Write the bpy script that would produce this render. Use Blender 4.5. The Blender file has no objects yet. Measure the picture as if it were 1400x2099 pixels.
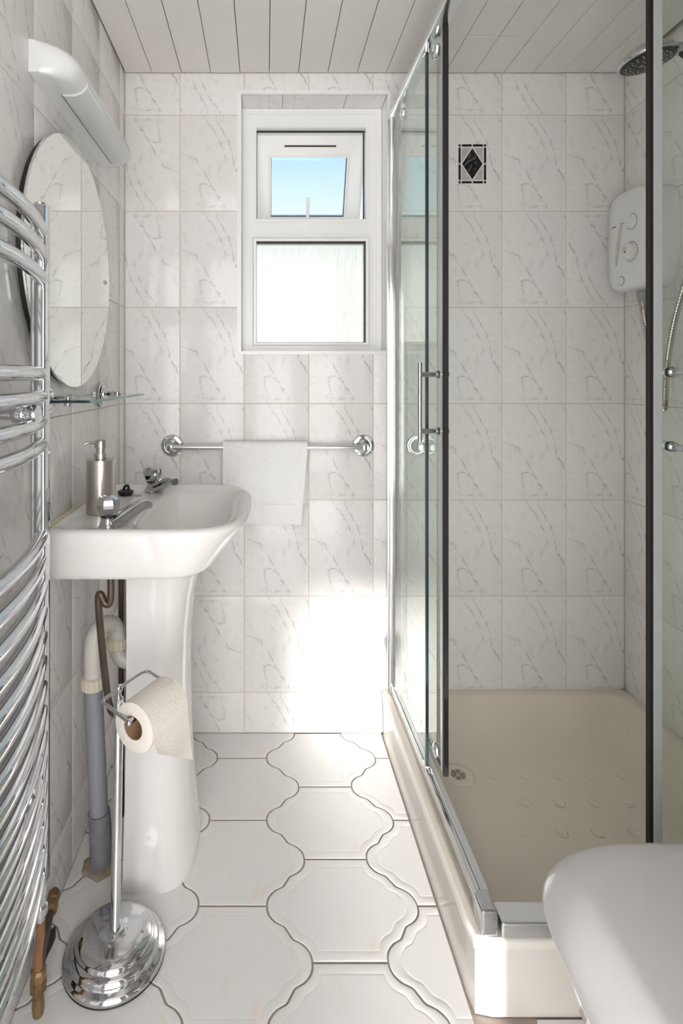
import bpy, bmesh, math, random
from mathutils import Vector, Matrix
random.seed(7)
S = bpy.context.scene
COL = S.collection
PI = math.pi
R = math.radians

# ------------------------------------------------------------------ camera
cam_d = bpy.data.cameras.new('camera'); cam = bpy.data.objects.new('camera', cam_d); COL.objects.link(cam)
cam.location = (0, 0, 1.10); cam.rotation_euler = (R(90), 0, 0)
cam_d.sensor_fit = 'HORIZONTAL'; cam_d.sensor_width = 36.0
cam_d.lens = 1129.0 * 36.0 / 1400.0
cam_d.shift_x = 155.0 / 1400.0; cam_d.shift_y = -277.5 / 1400.0
cam_d.clip_start = 0.02
S.camera = cam
# ------------------------------------------------------------------ view
S.view_settings.view_transform = 'Standard'; S.view_settings.look = 'None'
S.view_settings.gamma = 1.0; S.view_settings.use_curve_mapping = False
S.view_settings.exposure = 0.05
S.cycles.max_bounces = 12; S.cycles.diffuse_bounces = 6; S.cycles.glossy_bounces = 6
S.cycles.transparent_max_bounces = 16; S.cycles.transmission_bounces = 8
S.cycles.sample_clamp_indirect = 6.0
S.cycles.use_denoising = True
S.cycles.use_adaptive_sampling = True; S.cycles.adaptive_threshold = 0.1; S.cycles.adaptive_min_samples = 12
S.cycles.caustics_reflective = False; S.cycles.caustics_refractive = False
# ------------------------------------------------------------------ world
w = bpy.data.worlds.new('sky'); S.world = w; w.use_nodes = True
nt = w.node_tree; nt.nodes.clear()
out = nt.nodes.new('ShaderNodeOutputWorld'); bg = nt.nodes.new('ShaderNodeBackground')
tc = nt.nodes.new('ShaderNodeTexCoord'); sp = nt.nodes.new('ShaderNodeSeparateXYZ')
mr = nt.nodes.new('ShaderNodeMapRange'); mr.inputs[1].default_value = -1; mr.inputs[2].default_value = 1
rp = nt.nodes.new('ShaderNodeValToRGB')
nt.links.new(tc.outputs['Generated'], sp.inputs[0]); nt.links.new(sp.outputs[2], mr.inputs[0])
nt.links.new(mr.outputs[0], rp.inputs[0]); nt.links.new(rp.outputs[0], bg.inputs[0]); nt.links.new(bg.outputs[0], out.inputs[0])
def el(z): return (z + 1) / 2
stops = [(0.0, (0.55, 0.56, 0.5)), (el(-0.04), (0.75, 0.77, 0.72)), (el(0.02), (1.0, 1.0, 1.0)), (el(0.19), (0.97, 1.0, 1.0)),
         (el(0.245), (0.82, 0.92, 0.97)), (el(0.36), (0.50, 0.72, 0.87)), (1.0, (0.22, 0.45, 0.80))]
while len(rp.color_ramp.elements) < len(stops): rp.color_ramp.elements.new(0.5)
for e, (p, c) in zip(rp.color_ramp.elements, stops): e.position = p; e.color = (*c, 1)
bg.inputs[1].default_value = 1.25
# ------------------------------------------------------------------ sun and added hall fill
def light(name, typ, loc, rot, energy, color=(1, 1, 1), **kw):
    d = bpy.data.lights.new(name, typ); o = bpy.data.objects.new(name, d); COL.objects.link(o)
    o.location = loc; o.rotation_euler = rot; d.energy = energy; d.color = color
    for k, v in kw.items(): setattr(d, k, v)
    return o
light('sun', 'SUN', (0.3, -6, 2), (R(90 - 7), 0, 0), 8.0, (1.0, 0.98, 0.96), angle=R(2.2))
light('hall_fill', 'AREA', (-0.05, -0.75, 1.05), (R(98), 0, 0), 39.0, (1.0, 0.985, 0.97), shape='RECTANGLE', size=1.2, size_y=1.9)  # added fill light behind the camera, brightens the room through the doorway

# ------------------------------------------------------------------ room dimensions
XL, XR, YB, ZC = -0.435, 1.107, 1.70, 2.037
YF = 0.20                                   # inner face of the wall with the doorway
WX0, WX1, WZ0, WZ1 = -0.080, 0.3795, 1.175, 1.9735    # window opening
TX0, TY0, TZ = 0.354, 0.942, 0.135          # shower tray

# ------------------------------------------------------------------ materials
def nodes(name):
    m = bpy.data.materials.new(name); m.use_nodes = True
    return m, m.node_tree, m.node_tree.nodes['Principled BSDF']
def sset(b, **k):
    for kk, v in k.items():
        n = {'color': 'Base Color', 'rough': 'Roughness', 'metal': 'Metallic', 'spec': 'Specular IOR Level', 'coat': 'Coat Weight',
             'coatr': 'Coat Roughness', 'sheen': 'Sheen Weight', 'sss': 'Subsurface Weight', 'trans': 'Transmission Weight', 'ior': 'IOR'}[kk]
        b.inputs[n].default_value = (*v, 1) if isinstance(v, tuple) else v
def mat(name, color, rough=0.4, metal=0.0, noise=None, bump=None, **k):
    """principled with optional colour mottling (scale, amount) and bump (scale, strength)"""
    m, t, b = nodes(name); sset(b, color=color, rough=rough, metal=metal, **k)
    c = t.nodes.new('ShaderNodeTexCoord')
    if noise:
        n = t.nodes.new('ShaderNodeTexNoise'); n.inputs['Scale'].default_value = noise[0]; n.inputs['Detail'].default_value = 1
        t.links.new(c.outputs['Object'], n.inputs['Vector'])
        mx = t.nodes.new('ShaderNodeMix'); mx.data_type = 'RGBA'
        mx.inputs[6].default_value = (*[x * (1 - noise[1]) for x in color], 1)
        mx.inputs[7].default_value = (*[min(1, x * (1 + noise[1])) for x in color], 1)
        t.links.new(n.outputs['Fac'], mx.inputs[0]); t.links.new(mx.outputs[2], b.inputs['Base Color'])
    if bump:
        n = t.nodes.new('ShaderNodeTexNoise'); n.inputs['Scale'].default_value = bump[0]; n.inputs['Detail'].default_value = 1
        t.links.new(c.outputs['Object'], n.inputs['Vector'])
        bp = t.nodes.new('ShaderNodeBump'); bp.inputs['Strength'].default_value = bump[1]; bp.inputs['Distance'].default_value = 0.002
        t.links.new(n.outputs['Fac'], bp.inputs['Height']); t.links.new(bp.outputs[0], b.inputs['Normal'])
    return m

def marble_tile():
    """printed marble: the same set of grey veins on every tile, in the tile's own coordinates"""
    m, t, b = nodes('marble_tile'); N = t.nodes.new; L = t.links.new
    c = N('ShaderNodeTexCoord'); oi = N('ShaderNodeObjectInfo')
    n1 = N('ShaderNodeTexNoise'); n1.inputs['Scale'].default_value = 95; n1.inputs['Detail'].default_value = 1; L(c.outputs['Object'], n1.inputs['Vector'])
    n2 = N('ShaderNodeTexNoise'); n2.inputs['Scale'].default_value = 42; n2.inputs['Detail'].default_value = 1; L(c.outputs['Object'], n2.inputs['Vector'])
    w1 = N('ShaderNodeVectorMath'); w1.operation = 'MULTIPLY_ADD'; w1.inputs[1].default_value = (0.011, 0, 0.014); w1.inputs[2].default_value = (-0.0055, 0, -0.007)
    L(n1.outputs['Color'], w1.inputs[0]); ad = N('ShaderNodeVectorMath'); ad.operation = 'ADD'; L(w1.outputs[0], ad.inputs[0]); L(c.outputs['Object'], ad.inputs[1])
    sx = N('ShaderNodeSeparateXYZ'); L(ad.outputs[0], sx.inputs[0])
    def lin(x, k, o):
        q = N('ShaderNodeMath'); q.operation = 'MULTIPLY_ADD'; q.inputs[1].default_value = k; q.inputs[2].default_value = o; q.use_clamp = True; L(x, q.inputs[0]); return q.outputs[0]
    u = lin(sx.outputs[0], 1 / 0.1988, 0.5); v = lin(sx.outputs[2], -1 / 0.297, 0.5)
    def curve(x, pts):
        q = N('ShaderNodeFloatCurve'); cu = q.mapping.curves[0]
        cu.points[0].location = pts[0]; cu.points[1].location = pts[-1]
        for p in pts[1:-1]: cu.points.new(*p)
        q.mapping.update(); L(x, q.inputs['Value']); return q.outputs[0]
    def op(o, x, y):
        q = N('ShaderNodeMath'); q.operation = o
        for i, k in enumerate((x, y)):
            if isinstance(k, (int, float)): q.inputs[i].default_value = k
            else: L(k, q.inputs[i])
        return q.outputs[0]
    # breaks each vein up along its length
    br = N('ShaderNodeMapRange'); br.inputs[1].default_value = 0.38; br.inputs[2].default_value = 0.60; br.inputs[3].default_value = 0.15; L(n2.outputs['Fac'], br.inputs[0])
    def vein(pts, strength, width=0.014, across='u'):
        """pts (u, v) running along v (or along u when across='v')"""
        P = [(q[1], q[0]) for q in pts] if across == 'u' else list(pts)
        P.sort(); lo, hi = P[0][0], P[-1][0]; par, oth = (v, u) if across == 'u' else (u, v)
        ext = ([(0.0, P[0][1])] if lo > 0.002 else []) + P + ([(1.0, P[-1][1])] if hi < 0.998 else [])
        f = curve(par, ext)
        d = op('ABSOLUTE', op('SUBTRACT', oth, f), 0)
        r = N('ShaderNodeMapRange'); r.interpolation_type = 'SMOOTHSTEP'; r.inputs[1].default_value = 0; r.inputs[2].default_value = width * (1.5 if across == 'u' else 1.0); r.inputs[3].default_value = 1; r.inputs[4].default_value = 0; L(d, r.inputs[0])
        e = 0.03
        g = N('ShaderNodeMapRange'); g.inputs[1].default_value = lo - e; g.inputs[2].default_value = lo; L(par, g.inputs[0])
        h = N('ShaderNodeMapRange'); h.inputs[1].default_value = hi + e; h.inputs[2].default_value = hi; L(par, h.inputs[0])
        return op('MULTIPLY', op('MULTIPLY', r.outputs[0], strength), op('MULTIPLY', g.outputs[0], h.outputs[0]))
    vs = [vein([(.56, .01), (.67, .18), (.77, .30), (.815, .43), (.85, .54), (.97, .68)], .62),
          vein([(.375, .02), (.50, .13), (.59, .24), (.70, .43)], .45, .016),
          vein([(.945, .01), (1.0, .09)], .5),
          vein([(.02, .405), (.16, .44), (.30, .475)], .42, .014, 'v'),
          vein([(.25, .46), (.40, .62), (.475, .72), (.53, .79), (.62, .87), (.69, .95)], .55, .015),
          vein([(.305, .735), (.375, .715), (.475, .745), (.54, .77)], .5, .016, 'v'),
          vein([(.305, .74), (.345, .89), (.36, .945)], .34, .013),
          vein([(.36, .935), (.47, .955), (.55, .94)], .38, .014, 'v'),
          vein([(.62, .50), (.60, .64)], .18, .035), vein([(.44, .33), (.47, .36), (.54, .385)], .36, .022, 'v'),
          vein([(.03, .18), (.10, .34), (.12, .60)], .10, .03), vein([(.60, .945), (.69, .955)], .3, .016, 'v')]
    f = vs[0]
    for q in vs[1:]: f = op('MAXIMUM', f, q)
    f = op('MULTIPLY', f, br.outputs[0])
    sm = N('ShaderNodeMapRange'); sm.inputs[1].default_value = 0.55; sm.inputs[2].default_value = 0.80; sm.inputs[4].default_value = 0.16; L(n2.outputs['Fac'], sm.inputs[0])
    f = op('MAXIMUM', f, sm.outputs[0])
    base = N('ShaderNodeMix'); base.data_type = 'RGBA'; base.inputs[6].default_value = (0.815, 0.795, 0.78, 1); base.inputs[7].default_value = (0.845, 0.83, 0.82, 1); L(oi.outputs['Random'], base.inputs[0])
    mx = N('ShaderNodeMix'); mx.data_type = 'RGBA'; mx.inputs[7].default_value = (0.30, 0.30, 0.315, 1)
    L(base.outputs[2], mx.inputs[6]); L(f, mx.inputs[0]); L(mx.outputs[2], b.inputs['Base Color'])
    n = N('ShaderNodeTexNoise'); n.inputs['Scale'].default_value = 11; n.inputs['Detail'].default_value = 0
    an = N('ShaderNodeVectorMath'); an.operation = 'ADD'; cb = N('ShaderNodeCombineXYZ'); L(oi.outputs['Random'], cb.inputs[1]); L(c.outputs['Object'], an.inputs[0])
    s9 = N('ShaderNodeVectorMath'); s9.operation = 'SCALE'; s9.inputs['Scale'].default_value = 9; L(cb.outputs[0], s9.inputs[0]); L(s9.outputs[0], an.inputs[1]); L(an.outputs[0], n.inputs['Vector'])
    bp = N('ShaderNodeBump'); bp.inputs['Strength'].default_value = 0.05; bp.inputs['Distance'].default_value = 0.002
    L(n.outputs['Fac'], bp.inputs['Height']); L(bp.outputs[0], b.inputs['Normal'])
    sset(b, rough=0.17, spec=0.36)
    return m

def floor_tile_mat():
    m, t, b = nodes('floor_tile_glaze'); N = t.nodes.new; L = t.links.new
    c = N('ShaderNodeTexCoord')
    n = N('ShaderNodeTexNoise'); n.inputs['Scale'].default_value = 14; n.inputs['Detail'].default_value = 5
    mp = N('ShaderNodeMapping'); mp.inputs['Scale'].default_value = (1.6, 0.8, 1); mp.inputs['Rotation'].default_value = (0, 0, 0.5)
    L(c.outputs['Object'], mp.inputs['Vector']); L(mp.outputs[0], n.inputs['Vector'])
    r = N('ShaderNodeMapRange'); r.inputs[1].default_value = 0.60; r.inputs[2].default_value = 0.78; L(n.outputs['Fac'], r.inputs[0])
    q = N('ShaderNodeMath'); q.operation = 'MULTIPLY'; q.inputs[1].default_value = 0.55; L(r.outputs[0], q.inputs[0])
    mx = N('ShaderNodeMix'); mx.data_type = 'RGBA'; mx.inputs[6].default_value = (0.79, 0.78, 0.77, 1); mx.inputs[7].default_value = (0.80, 0.66, 0.53, 1)
    L(q.outputs[0], mx.inputs[0]); L(mx.outputs[2], b.inputs['Base Color']); sset(b, rough=0.22, spec=0.45)
    return m

def thin_glass(name, tint, ior=1.5, refl=1.0):
    m = bpy.data.materials.new(name); m.use_nodes = True; t = m.node_tree; t.nodes.clear(); N = t.nodes.new; L = t.links.new
    o = N('ShaderNodeOutputMaterial'); tr = N('ShaderNodeBsdfTransparent'); gl = N('ShaderNodeBsdfGlossy'); mx = N('ShaderNodeMixShader')
    tr.inputs[0].default_value = (*tint, 1); gl.inputs['Roughness'].default_value = 0.0; gl.inputs[0].default_value = (refl, refl, refl, 1)
    fr = N('ShaderNodeFresnel'); fr.inputs[0].default_value = ior; ge = N('ShaderNodeNewGeometry')
    sb = N('ShaderNodeMath'); sb.operation = 'SUBTRACT'; sb.inputs[0].default_value = 1; L(ge.outputs['Backfacing'], sb.inputs[1])
    mu = N('ShaderNodeMath'); mu.operation = 'MULTIPLY'; L(fr.outputs[0], mu.inputs[0]); L(sb.outputs[0], mu.inputs[1])
    L(mu.outputs[0], mx.inputs[0]); L(tr.outputs[0], mx.inputs[1]); L(gl.outputs[0], mx.inputs[2]); L(mx.outputs[0], o.inputs[0])
    return m

def frosted():
    m = bpy.data.materials.new('obscure_glass'); m.use_nodes = True; t = m.node_tree; t.nodes.clear(); N = t.nodes.new; L = t.links.new
    o = N('ShaderNodeOutputMaterial'); rf = N('ShaderNodeBsdfRefraction'); rf.inputs['Roughness'].default_value = 0.28; rf.inputs['IOR'].default_value = 1.12
    gl = N('ShaderNodeBsdfGlossy'); gl.inputs['Roughness'].default_value = 0.15; mx = N('ShaderNodeMixShader'); mx.inputs[0].default_value = 0.05
    c = N('ShaderNodeTexCoord'); mp = N('ShaderNodeMapping'); mp.inputs['Scale'].default_value = (260, 30, 22); L(c.outputs['Object'], mp.inputs['Vector'])
    n = N('ShaderNodeTexNoise'); n.inputs['Scale'].default_value = 1; n.inputs['Detail'].default_value = 3; L(mp.outputs[0], n.inputs['Vector'])
    bp = N('ShaderNodeBump'); bp.inputs['Strength'].default_value = 0.5; bp.inputs['Distance'].default_value = 0.002; L(n.outputs['Fac'], bp.inputs['Height'])
    cr = N('ShaderNodeMix'); cr.data_type = 'RGBA'; cr.inputs[6].default_value = (0.80, 0.80, 0.74, 1); cr.inputs[7].default_value = (1, 1, 1, 1); L(n.outputs['Fac'], cr.inputs[0]); L(cr.outputs[2], rf.inputs[0])
    L(bp.outputs[0], rf.inputs['Normal']); L(rf.outputs[0], mx.inputs[1]); L(gl.outputs[0], mx.inputs[2]); L(mx.outputs[0], o.inputs[0])
    return m

M = {}
M['tile'] = marble_tile()
M['ftile'] = floor_tile_mat()
M['grout'] = mat('tile_grout', (0.66, 0.58, 0.51), 0.85, noise=(30, 0.2))
M['fgrout'] = mat('floor_grout', (0.34, 0.285, 0.25), 0.9, noise=(25, 0.25))
M['plank'] = mat('painted_plank', (0.80, 0.775, 0.75), 0.45, noise=(6, 0.04), bump=(14, 0.15))
M['gap'] = mat('dark_gap', (0.10, 0.08, 0.065), 0.9, noise=(20, 0.3))
M['plaster'] = mat('plaster', (0.74, 0.72, 0.70), 0.8, noise=(8, 0.03))
M['upvc'] = mat('white_upvc', (0.90, 0.90, 0.895), 0.28, noise=(5, 0.015))
M['gasket'] = mat('black_gasket', (0.02, 0.02, 0.02), 0.6, noise=(40, 0.2))
M['slot'] = mat('dark_slot', (0.06, 0.055, 0.05), 0.7, noise=(60, 0.3))
M['chrome'] = mat('chrome', (0.61, 0.62, 0.64), 0.055, 1.0, noise=(9, 0.02))
M['alu'] = mat('polished_aluminium', (0.76, 0.77, 0.78), 0.14, 1.0, noise=(9, 0.02))
M['brushed'] = mat('brushed_steel', (0.62, 0.58, 0.54), 0.28, 1.0, noise=(30, 0.05), bump=(300, 0.05))
M['ceramic'] = mat('white_ceramic', (0.83, 0.815, 0.80), 0.06, noise=(4, 0.01), spec=0.55)
M['wcplastic'] = mat('shaded_white_plastic', (0.66, 0.655, 0.65), 0.2, noise=(4, 0.01))  # white plastic greyed: shade on the lid is put into its colour
M['tray'] = mat('cream_acrylic', (0.76, 0.70, 0.61), 0.22, noise=(5, 0.02))
M['trayside'] = mat('cream_tray_skirt', (0.80, 0.765, 0.71), 0.18, noise=(5, 0.02))
M['glass'] = thin_glass('shower_glass', (0.94, 0.965, 0.945))
M['edge'] = mat('glass_edge_green', (0.02, 0.04, 0.042), 0.25, noise=(12, 0.1))
M['shelfedge'] = mat('shelf_glass_edge', (0.16, 0.36, 0.31), 0.06, noise=(12, 0.1))
M['wglass'] = thin_glass('window_glass', (0.97, 0.98, 0.98), refl=0.4)
M['frost'] = frosted()
M['mirror'] = mat('mirror_silver', (0.86, 0.885, 0.855), 0.0, 1.0, noise=(1, 0.004))
M['seal'] = mat('black_seal', (0.012, 0.008, 0.008), 0.65, noise=(40, 0.2))
M['wseal'] = mat('grey_white_seal', (0.45, 0.48, 0.475), 0.25, noise=(40, 0.05))
M['white_plastic'] = mat('white_plastic', (0.78, 0.78, 0.775), 0.25, noise=(5, 0.02))
M['lamp_white'] = mat('lamp_body_white', (0.78, 0.80, 0.81), 0.18, noise=(5, 0.01))
M['diffuser'] = mat('lamp_diffuser', (0.70, 0.72, 0.73), 0.12, noise=(5, 0.01), coat=0.4)
M['greyp'] = mat('grey_pvc', (0.30, 0.31, 0.345), 0.42, noise=(14, 0.06))
M['greyd'] = mat('grey_pvc_socket', (0.22, 0.22, 0.24), 0.55, noise=(40, 0.3))
M['trap'] = mat('ivory_trap_plastic', (0.70, 0.67, 0.62), 0.35, noise=(10, 0.04))
M['nut'] = mat('cream_nut_plastic', (0.73, 0.67, 0.54), 0.45, noise=(10, 0.06))
M['bronze'] = mat('tarnished_copper', (0.12, 0.09, 0.07), 0.42, 0.7, noise=(18, 0.35))
M['copper'] = mat('dull_copper', (0.38, 0.20, 0.11), 0.45, 0.75, noise=(22, 0.3))
M['brass'] = mat('dirty_brass', (0.24, 0.16, 0.08), 0.5, 0.7, noise=(40, 0.5), bump=(60, 0.4))
M['mortar'] = mat('crumbled_mortar', (0.34, 0.28, 0.22), 0.95, noise=(70, 0.4), bump=(60, 0.8))
M['paper'] = mat('tissue_paper', (0.83, 0.78, 0.72), 0.95, noise=(25, 0.03), bump=(180, 0.5))
M['card'] = mat('brown_card', (0.36, 0.22, 0.12), 0.9, noise=(20, 0.15))
M['towel'] = mat('white_terry', (0.92, 0.92, 0.945), 1.0, noise=(220, 0.08), bump=(420, 1.0), sheen=0.3)
M['black'] = mat('black_rubber', (0.02, 0.02, 0.02), 0.4, noise=(30, 0.2))
M['face'] = mat('shower_head_face', (0.022, 0.022, 0.02), 0.35, noise=(30, 0.2))
M['nozzle'] = mat('grey_nozzle', (0.45, 0.43, 0.36), 0.5, noise=(30, 0.1))
M['hose'] = mat('hose_metal', (0.60, 0.57, 0.52), 0.22, 1.0, noise=(30, 0.08))
M['sealant'] = mat('aged_sealant', (0.72, 0.64, 0.47), 0.5, noise=(12, 0.12))
M['decor'] = mat('black_marble', (0.012, 0.013, 0.013), 0.15, noise=(40, 0.5))
M['decorv'] = mat('pale_vein', (0.42, 0.43, 0.42), 0.3, noise=(40, 0.2))
M['decorg'] = mat('grey_marble', (0.50, 0.48, 0.46), 0.15, noise=(60, 0.25))
M['blue'] = mat('blue_print', (0.10, 0.16, 0.42), 0.4, noise=(40, 0.1))
M['pinkp'] = mat('faded_print', (0.60, 0.55, 0.51), 0.5, noise=(160, 0.3))
M['yellowed'] = mat('yellowed_plastic', (0.62, 0.55, 0.34), 0.4, noise=(30, 0.1))

# ------------------------------------------------------------------ mesh helpers
def mesh(bm, name, m, ang=35):
    me = bpy.data.meshes.new(name)
    bmesh.ops.recalc_face_normals(bm, faces=bm.faces[:])
    bm.to_mesh(me); bm.free()
    for x in (m if isinstance(m, (list, tuple)) else [m]): me.materials.append(M[x])
    if ang:
        me.polygons.foreach_set('use_smooth', [True] * len(me.polygons)); me.set_sharp_from_angle(angle=R(ang))
    me.update(); return me
def obj(name, bm, m, parent=None, ang=35, loc=None, rot=None):
    o = bpy.data.objects.new(name, bm if isinstance(bm, bpy.types.Mesh) else mesh(bm, name, m, ang)); COL.objects.link(o)
    if parent: o.parent = parent
    if loc: o.location = loc
    if rot: o.rotation_euler = rot
    return o
def tag(o, label=None, cat=None, group=None, kind=None):
    if label: o['label'] = label
    if cat: o['category'] = cat
    if group: o['group'] = group
    if kind: o['kind'] = kind
    return o
def empty(name, loc=(0, 0, 0), **k):
    o = bpy.data.objects.new(name, None); COL.objects.link(o); o.empty_display_size = 0.05; o.location = loc
    return tag(o, **k)
def new(): return bmesh.new()
def box(bm, x0, x1, y0, y1, z0, z1, bev=0.0, seg=2, mi=0):
    vs = [bm.verts.new(p) for p in ((x0, y0, z0), (x1, y0, z0), (x1, y1, z0), (x0, y1, z0), (x0, y0, z1), (x1, y0, z1), (x1, y1, z1), (x0, y1, z1))]
    fs = [bm.faces.new([vs[i] for i in f]) for f in ((3, 2, 1, 0), (4, 5, 6, 7), (0, 1, 5, 4), (1, 2, 6, 5), (2, 3, 7, 6), (3, 0, 4, 7))]
    for f in fs: f.material_index = mi
    if bev: bmesh.ops.bevel(bm, geom=list({e for f in fs for e in f.edges}), offset=bev, segments=seg, affect='EDGES', profile=0.6)
    return bm
def loft(bm, loops, cap0=True, cap1=True, closed=True, mi=0):
    rows = [[bm.verts.new(p) for p in l] for l in loops]
    n = len(rows[0])
    for a, b in zip(rows, rows[1:]):
        for i in range(n if closed else n - 1):
            f = bm.faces.new((a[i], a[(i + 1) % n], b[(i + 1) % n], b[i])); f.material_index = mi
    if cap0 and closed: bm.faces.new(rows[0][::-1]).material_index = mi
    if cap1 and closed: bm.faces.new(rows[-1]).material_index = mi
    return bm
def lathe(bm, prof, seg=32, mtx=None, mi=0):
    mtx = mtx or Matrix()
    rows = []
    for r, z in prof:
        if r < 1e-6: rows.append([bm.verts.new(mtx @ Vector((0, 0, z)))])
        else: rows.append([bm.verts.new(mtx @ Vector((r * math.cos(2 * PI * i / seg), r * math.sin(2 * PI * i / seg), z))) for i in range(seg)])
    for a, b in zip(rows, rows[1:]):
        for i in range(seg):
            j = (i + 1) % seg
            q = ([a[0]] if len(a) == 1 else [a[i], a[j]]) + ([b[0]] if len(b) == 1 else [b[j], b[i]])
            if len(q) > 2: bm.faces.new(q).material_index = mi
    return bm
def at(x, y, z, d=(0, 0, 1)):
    """matrix at a point whose local z axis runs along d"""
    return Matrix.Translation((x, y, z)) @ Vector((0, 0, 1)).rotation_difference(Vector(d)).to_matrix().to_4x4()
def cyl(bm, p, d, r, h, seg=24, bev=0.0, mi=0):
    b = min(bev, r * 0.9)
    prof = [(0, 0), (r - b, 0), (r, b), (r, h - b), (r - b, h), (0, h)] if b else [(0, 0), (r, 0), (r, h), (0, h)]
    return lathe(bm, prof, seg, at(*p, d), mi)
def spline(pts, n=6):
    P = [Vector(p) for p in pts]; o = []
    for i in range(len(P) - 1):
        a = P[i - 1] if i else P[i] * 2 - P[i + 1]; b, c = P[i], P[i + 1]; d = P[i + 2] if i + 2 < len(P) else c * 2 - b
        for k in range(n):
            t = k / n
            o.append(0.5 * ((2 * b) + (c - a) * t + (2 * a - 5 * b + 4 * c - d) * t * t + (3 * b - a - 3 * c + d) * t ** 3))
    o.append(P[-1]); return o
def tube(bm, pts, r, seg=12, cap=True, rf=None, mi=0):
    P = [Vector(p) for p in pts]; rows = []
    T = [(P[min(i + 1, len(P) - 1)] - P[max(i - 1, 0)]).normalized() for i in range(len(P))]
    nrm = T[0].orthogonal().normalized()
    for i, p in enumerate(P):
        if i: nrm = (T[i - 1].rotation_difference(T[i]) @ nrm); nrm = (nrm - T[i] * nrm.dot(T[i])).normalized()
        bn = T[i].cross(nrm); rr = rf(i / (len(P) - 1)) if rf else r
        rows.append([p + nrm * (rr * math.cos(2 * PI * k / seg)) + bn * (rr * math.sin(2 * PI * k / seg)) for k in range(seg)])
    return loft(bm, rows, cap, cap, mi=mi)
def sphere(bm, p, r, seg=16, sz=1.0):
    return lathe(bm, [(max(0, r * math.sin(PI * i / 10)) if 0 < i < 10 else 0, -sz * r * math.cos(PI * i / 10)) for i in range(11)], seg, Matrix.Translation(p))
def sup(cx, cy, ab, af, w, nb, nf, z, n=72):
    """closed plan loop: back reach ab (to -x), front reach af (to +x), half width w, squareness nb / nf"""
    o = []
    for i in range(n):
        t = 2 * PI * i / n; c, s = math.cos(t), math.sin(t)
        a, e = (af, nf) if c > 0 else (ab, nb)
        r = (abs(c / a) ** e + abs(s / w) ** e) ** (-1.0 / e)
        o.append((cx + r * c, cy + r * s, z))
    return o

# ================================================================== STRUCTURE
# ---- tiled walls: a grouted wall with every tile standing 1.5 mm proud of the grout
GP, TT = 0.0022, 0.0016
PX, PZ = 0.1988, 0.297
TILE_CACHE = {}
def tile_mesh(u0, u1, v0, v1, cut=None):
    """tile in local x (width) / z (height), face at -y; cut = rectangle removed (window)"""
    key = tuple(round(q, 4) for q in (u0, u1, v0, v1)) + ((tuple(round(q, 4) for q in cut),) if cut else ())
    if key in TILE_CACHE: return TILE_CACHE[key]
    us, vs = [u0, u1], [v0, v1]
    if cut:
        us = sorted(set(us + [q for q in cut[:2] if u0 < q < u1])); vs = sorted(set(vs + [q for q in cut[2:] if v0 < q < v1]))
    bm = new(); V = {}
    def g(u, v):
        k = (u, v)
        if k not in V: V[k] = bm.verts.new((u, 0, v))
        return V[k]
    for a, b in zip(us, us[1:]):
        for c, d in zip(vs, vs[1:]):
            if cut and cut[0] < (a + b) / 2 < cut[1] and cut[2] < (c + d) / 2 < cut[3]: continue
            bm.faces.new((g(a, c), g(b, c), g(b, d), g(a, d)))
    if not bm.faces: bm.free(); TILE_CACHE[key] = None; return None
    rim = [e for e in bm.edges if e.is_boundary]
    ex = bmesh.ops.extrude_edge_only(bm, edges=rim)
    for v in [q for q in ex['geom'] if isinstance(q, bmesh.types.BMVert)]: v.co.y = TT
    bmesh.ops.bevel(bm, geom=rim, offset=0.0011, segments=2, affect='EDGES', profile=0.5)
    me = mesh(bm, 'wall_tile', 'tile', 30); TILE_CACHE[key] = me; return me
def lay(parent, cols, rows, place, rotz, hole=None, flip=None, mirror=False):
    """cols: list of (u0,u1,full_u0); rows the same; place(u,v) -> location of the full tile's centre"""
    for i, (a, b, fa) in enumerate(cols):
        for j, (c, d, fc) in enumerate(rows):
            cu, cv = fa + PX / 2, fc + PZ / 2
            cut = None
            if hole and a < hole[1] and b > hole[0] and c < hole[3] and d > hole[2]:
                cut = (hole[0] - cu, hole[1] - cu, hole[2] - cv, hole[3] - cv)
            f = flip(i, j) if flip else False
            q = (a + GP / 2 - cu, b - GP / 2 - cu, c + GP / 2 - cv, d - GP / 2 - cv)
            if mirror: q = (-q[1], -q[0], q[2], q[3])      # local x runs against the wall's u axis
            if f:
                q = (-q[1], -q[0], -q[3], -q[2]); cut = (-cut[1], -cut[0], -cut[3], -cut[2]) if cut else None
            me = tile_mesh(*q, cut)
            if me is None: continue
            o = bpy.data.objects.new('wall_tile', me); COL.objects.link(o); o.parent = parent
            o.location = place(cu, cv); o.rotation_euler = Matrix.Rotation(rotz, 3, 'Z').to_euler() if not f else (Matrix.Rotation(rotz, 3, 'Z') @ Matrix.Rotation(PI, 3, 'Y')).to_euler()
def grid(lo, hi, seam, pitch):
    k = math.floor((lo - seam) / pitch + 1e-6); o = []
    while seam + k * pitch < hi - 1e-6:
        f = seam + k * pitch; a, b = max(lo, f), min(hi, f + pitch)
        if b - a > 0.012: o.append((a, b, f))
        k += 1
    return o
ROWS = grid(0.0, ZC, 0.1256, PZ)
rnd = random.Random(3)
FL = {}
def flips(tagname):
    def f(i, j):
        k = (tagname, i, j)
        if k not in FL: FL[k] = rnd.random() < 0.28
        return FL[k]
    return f
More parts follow.
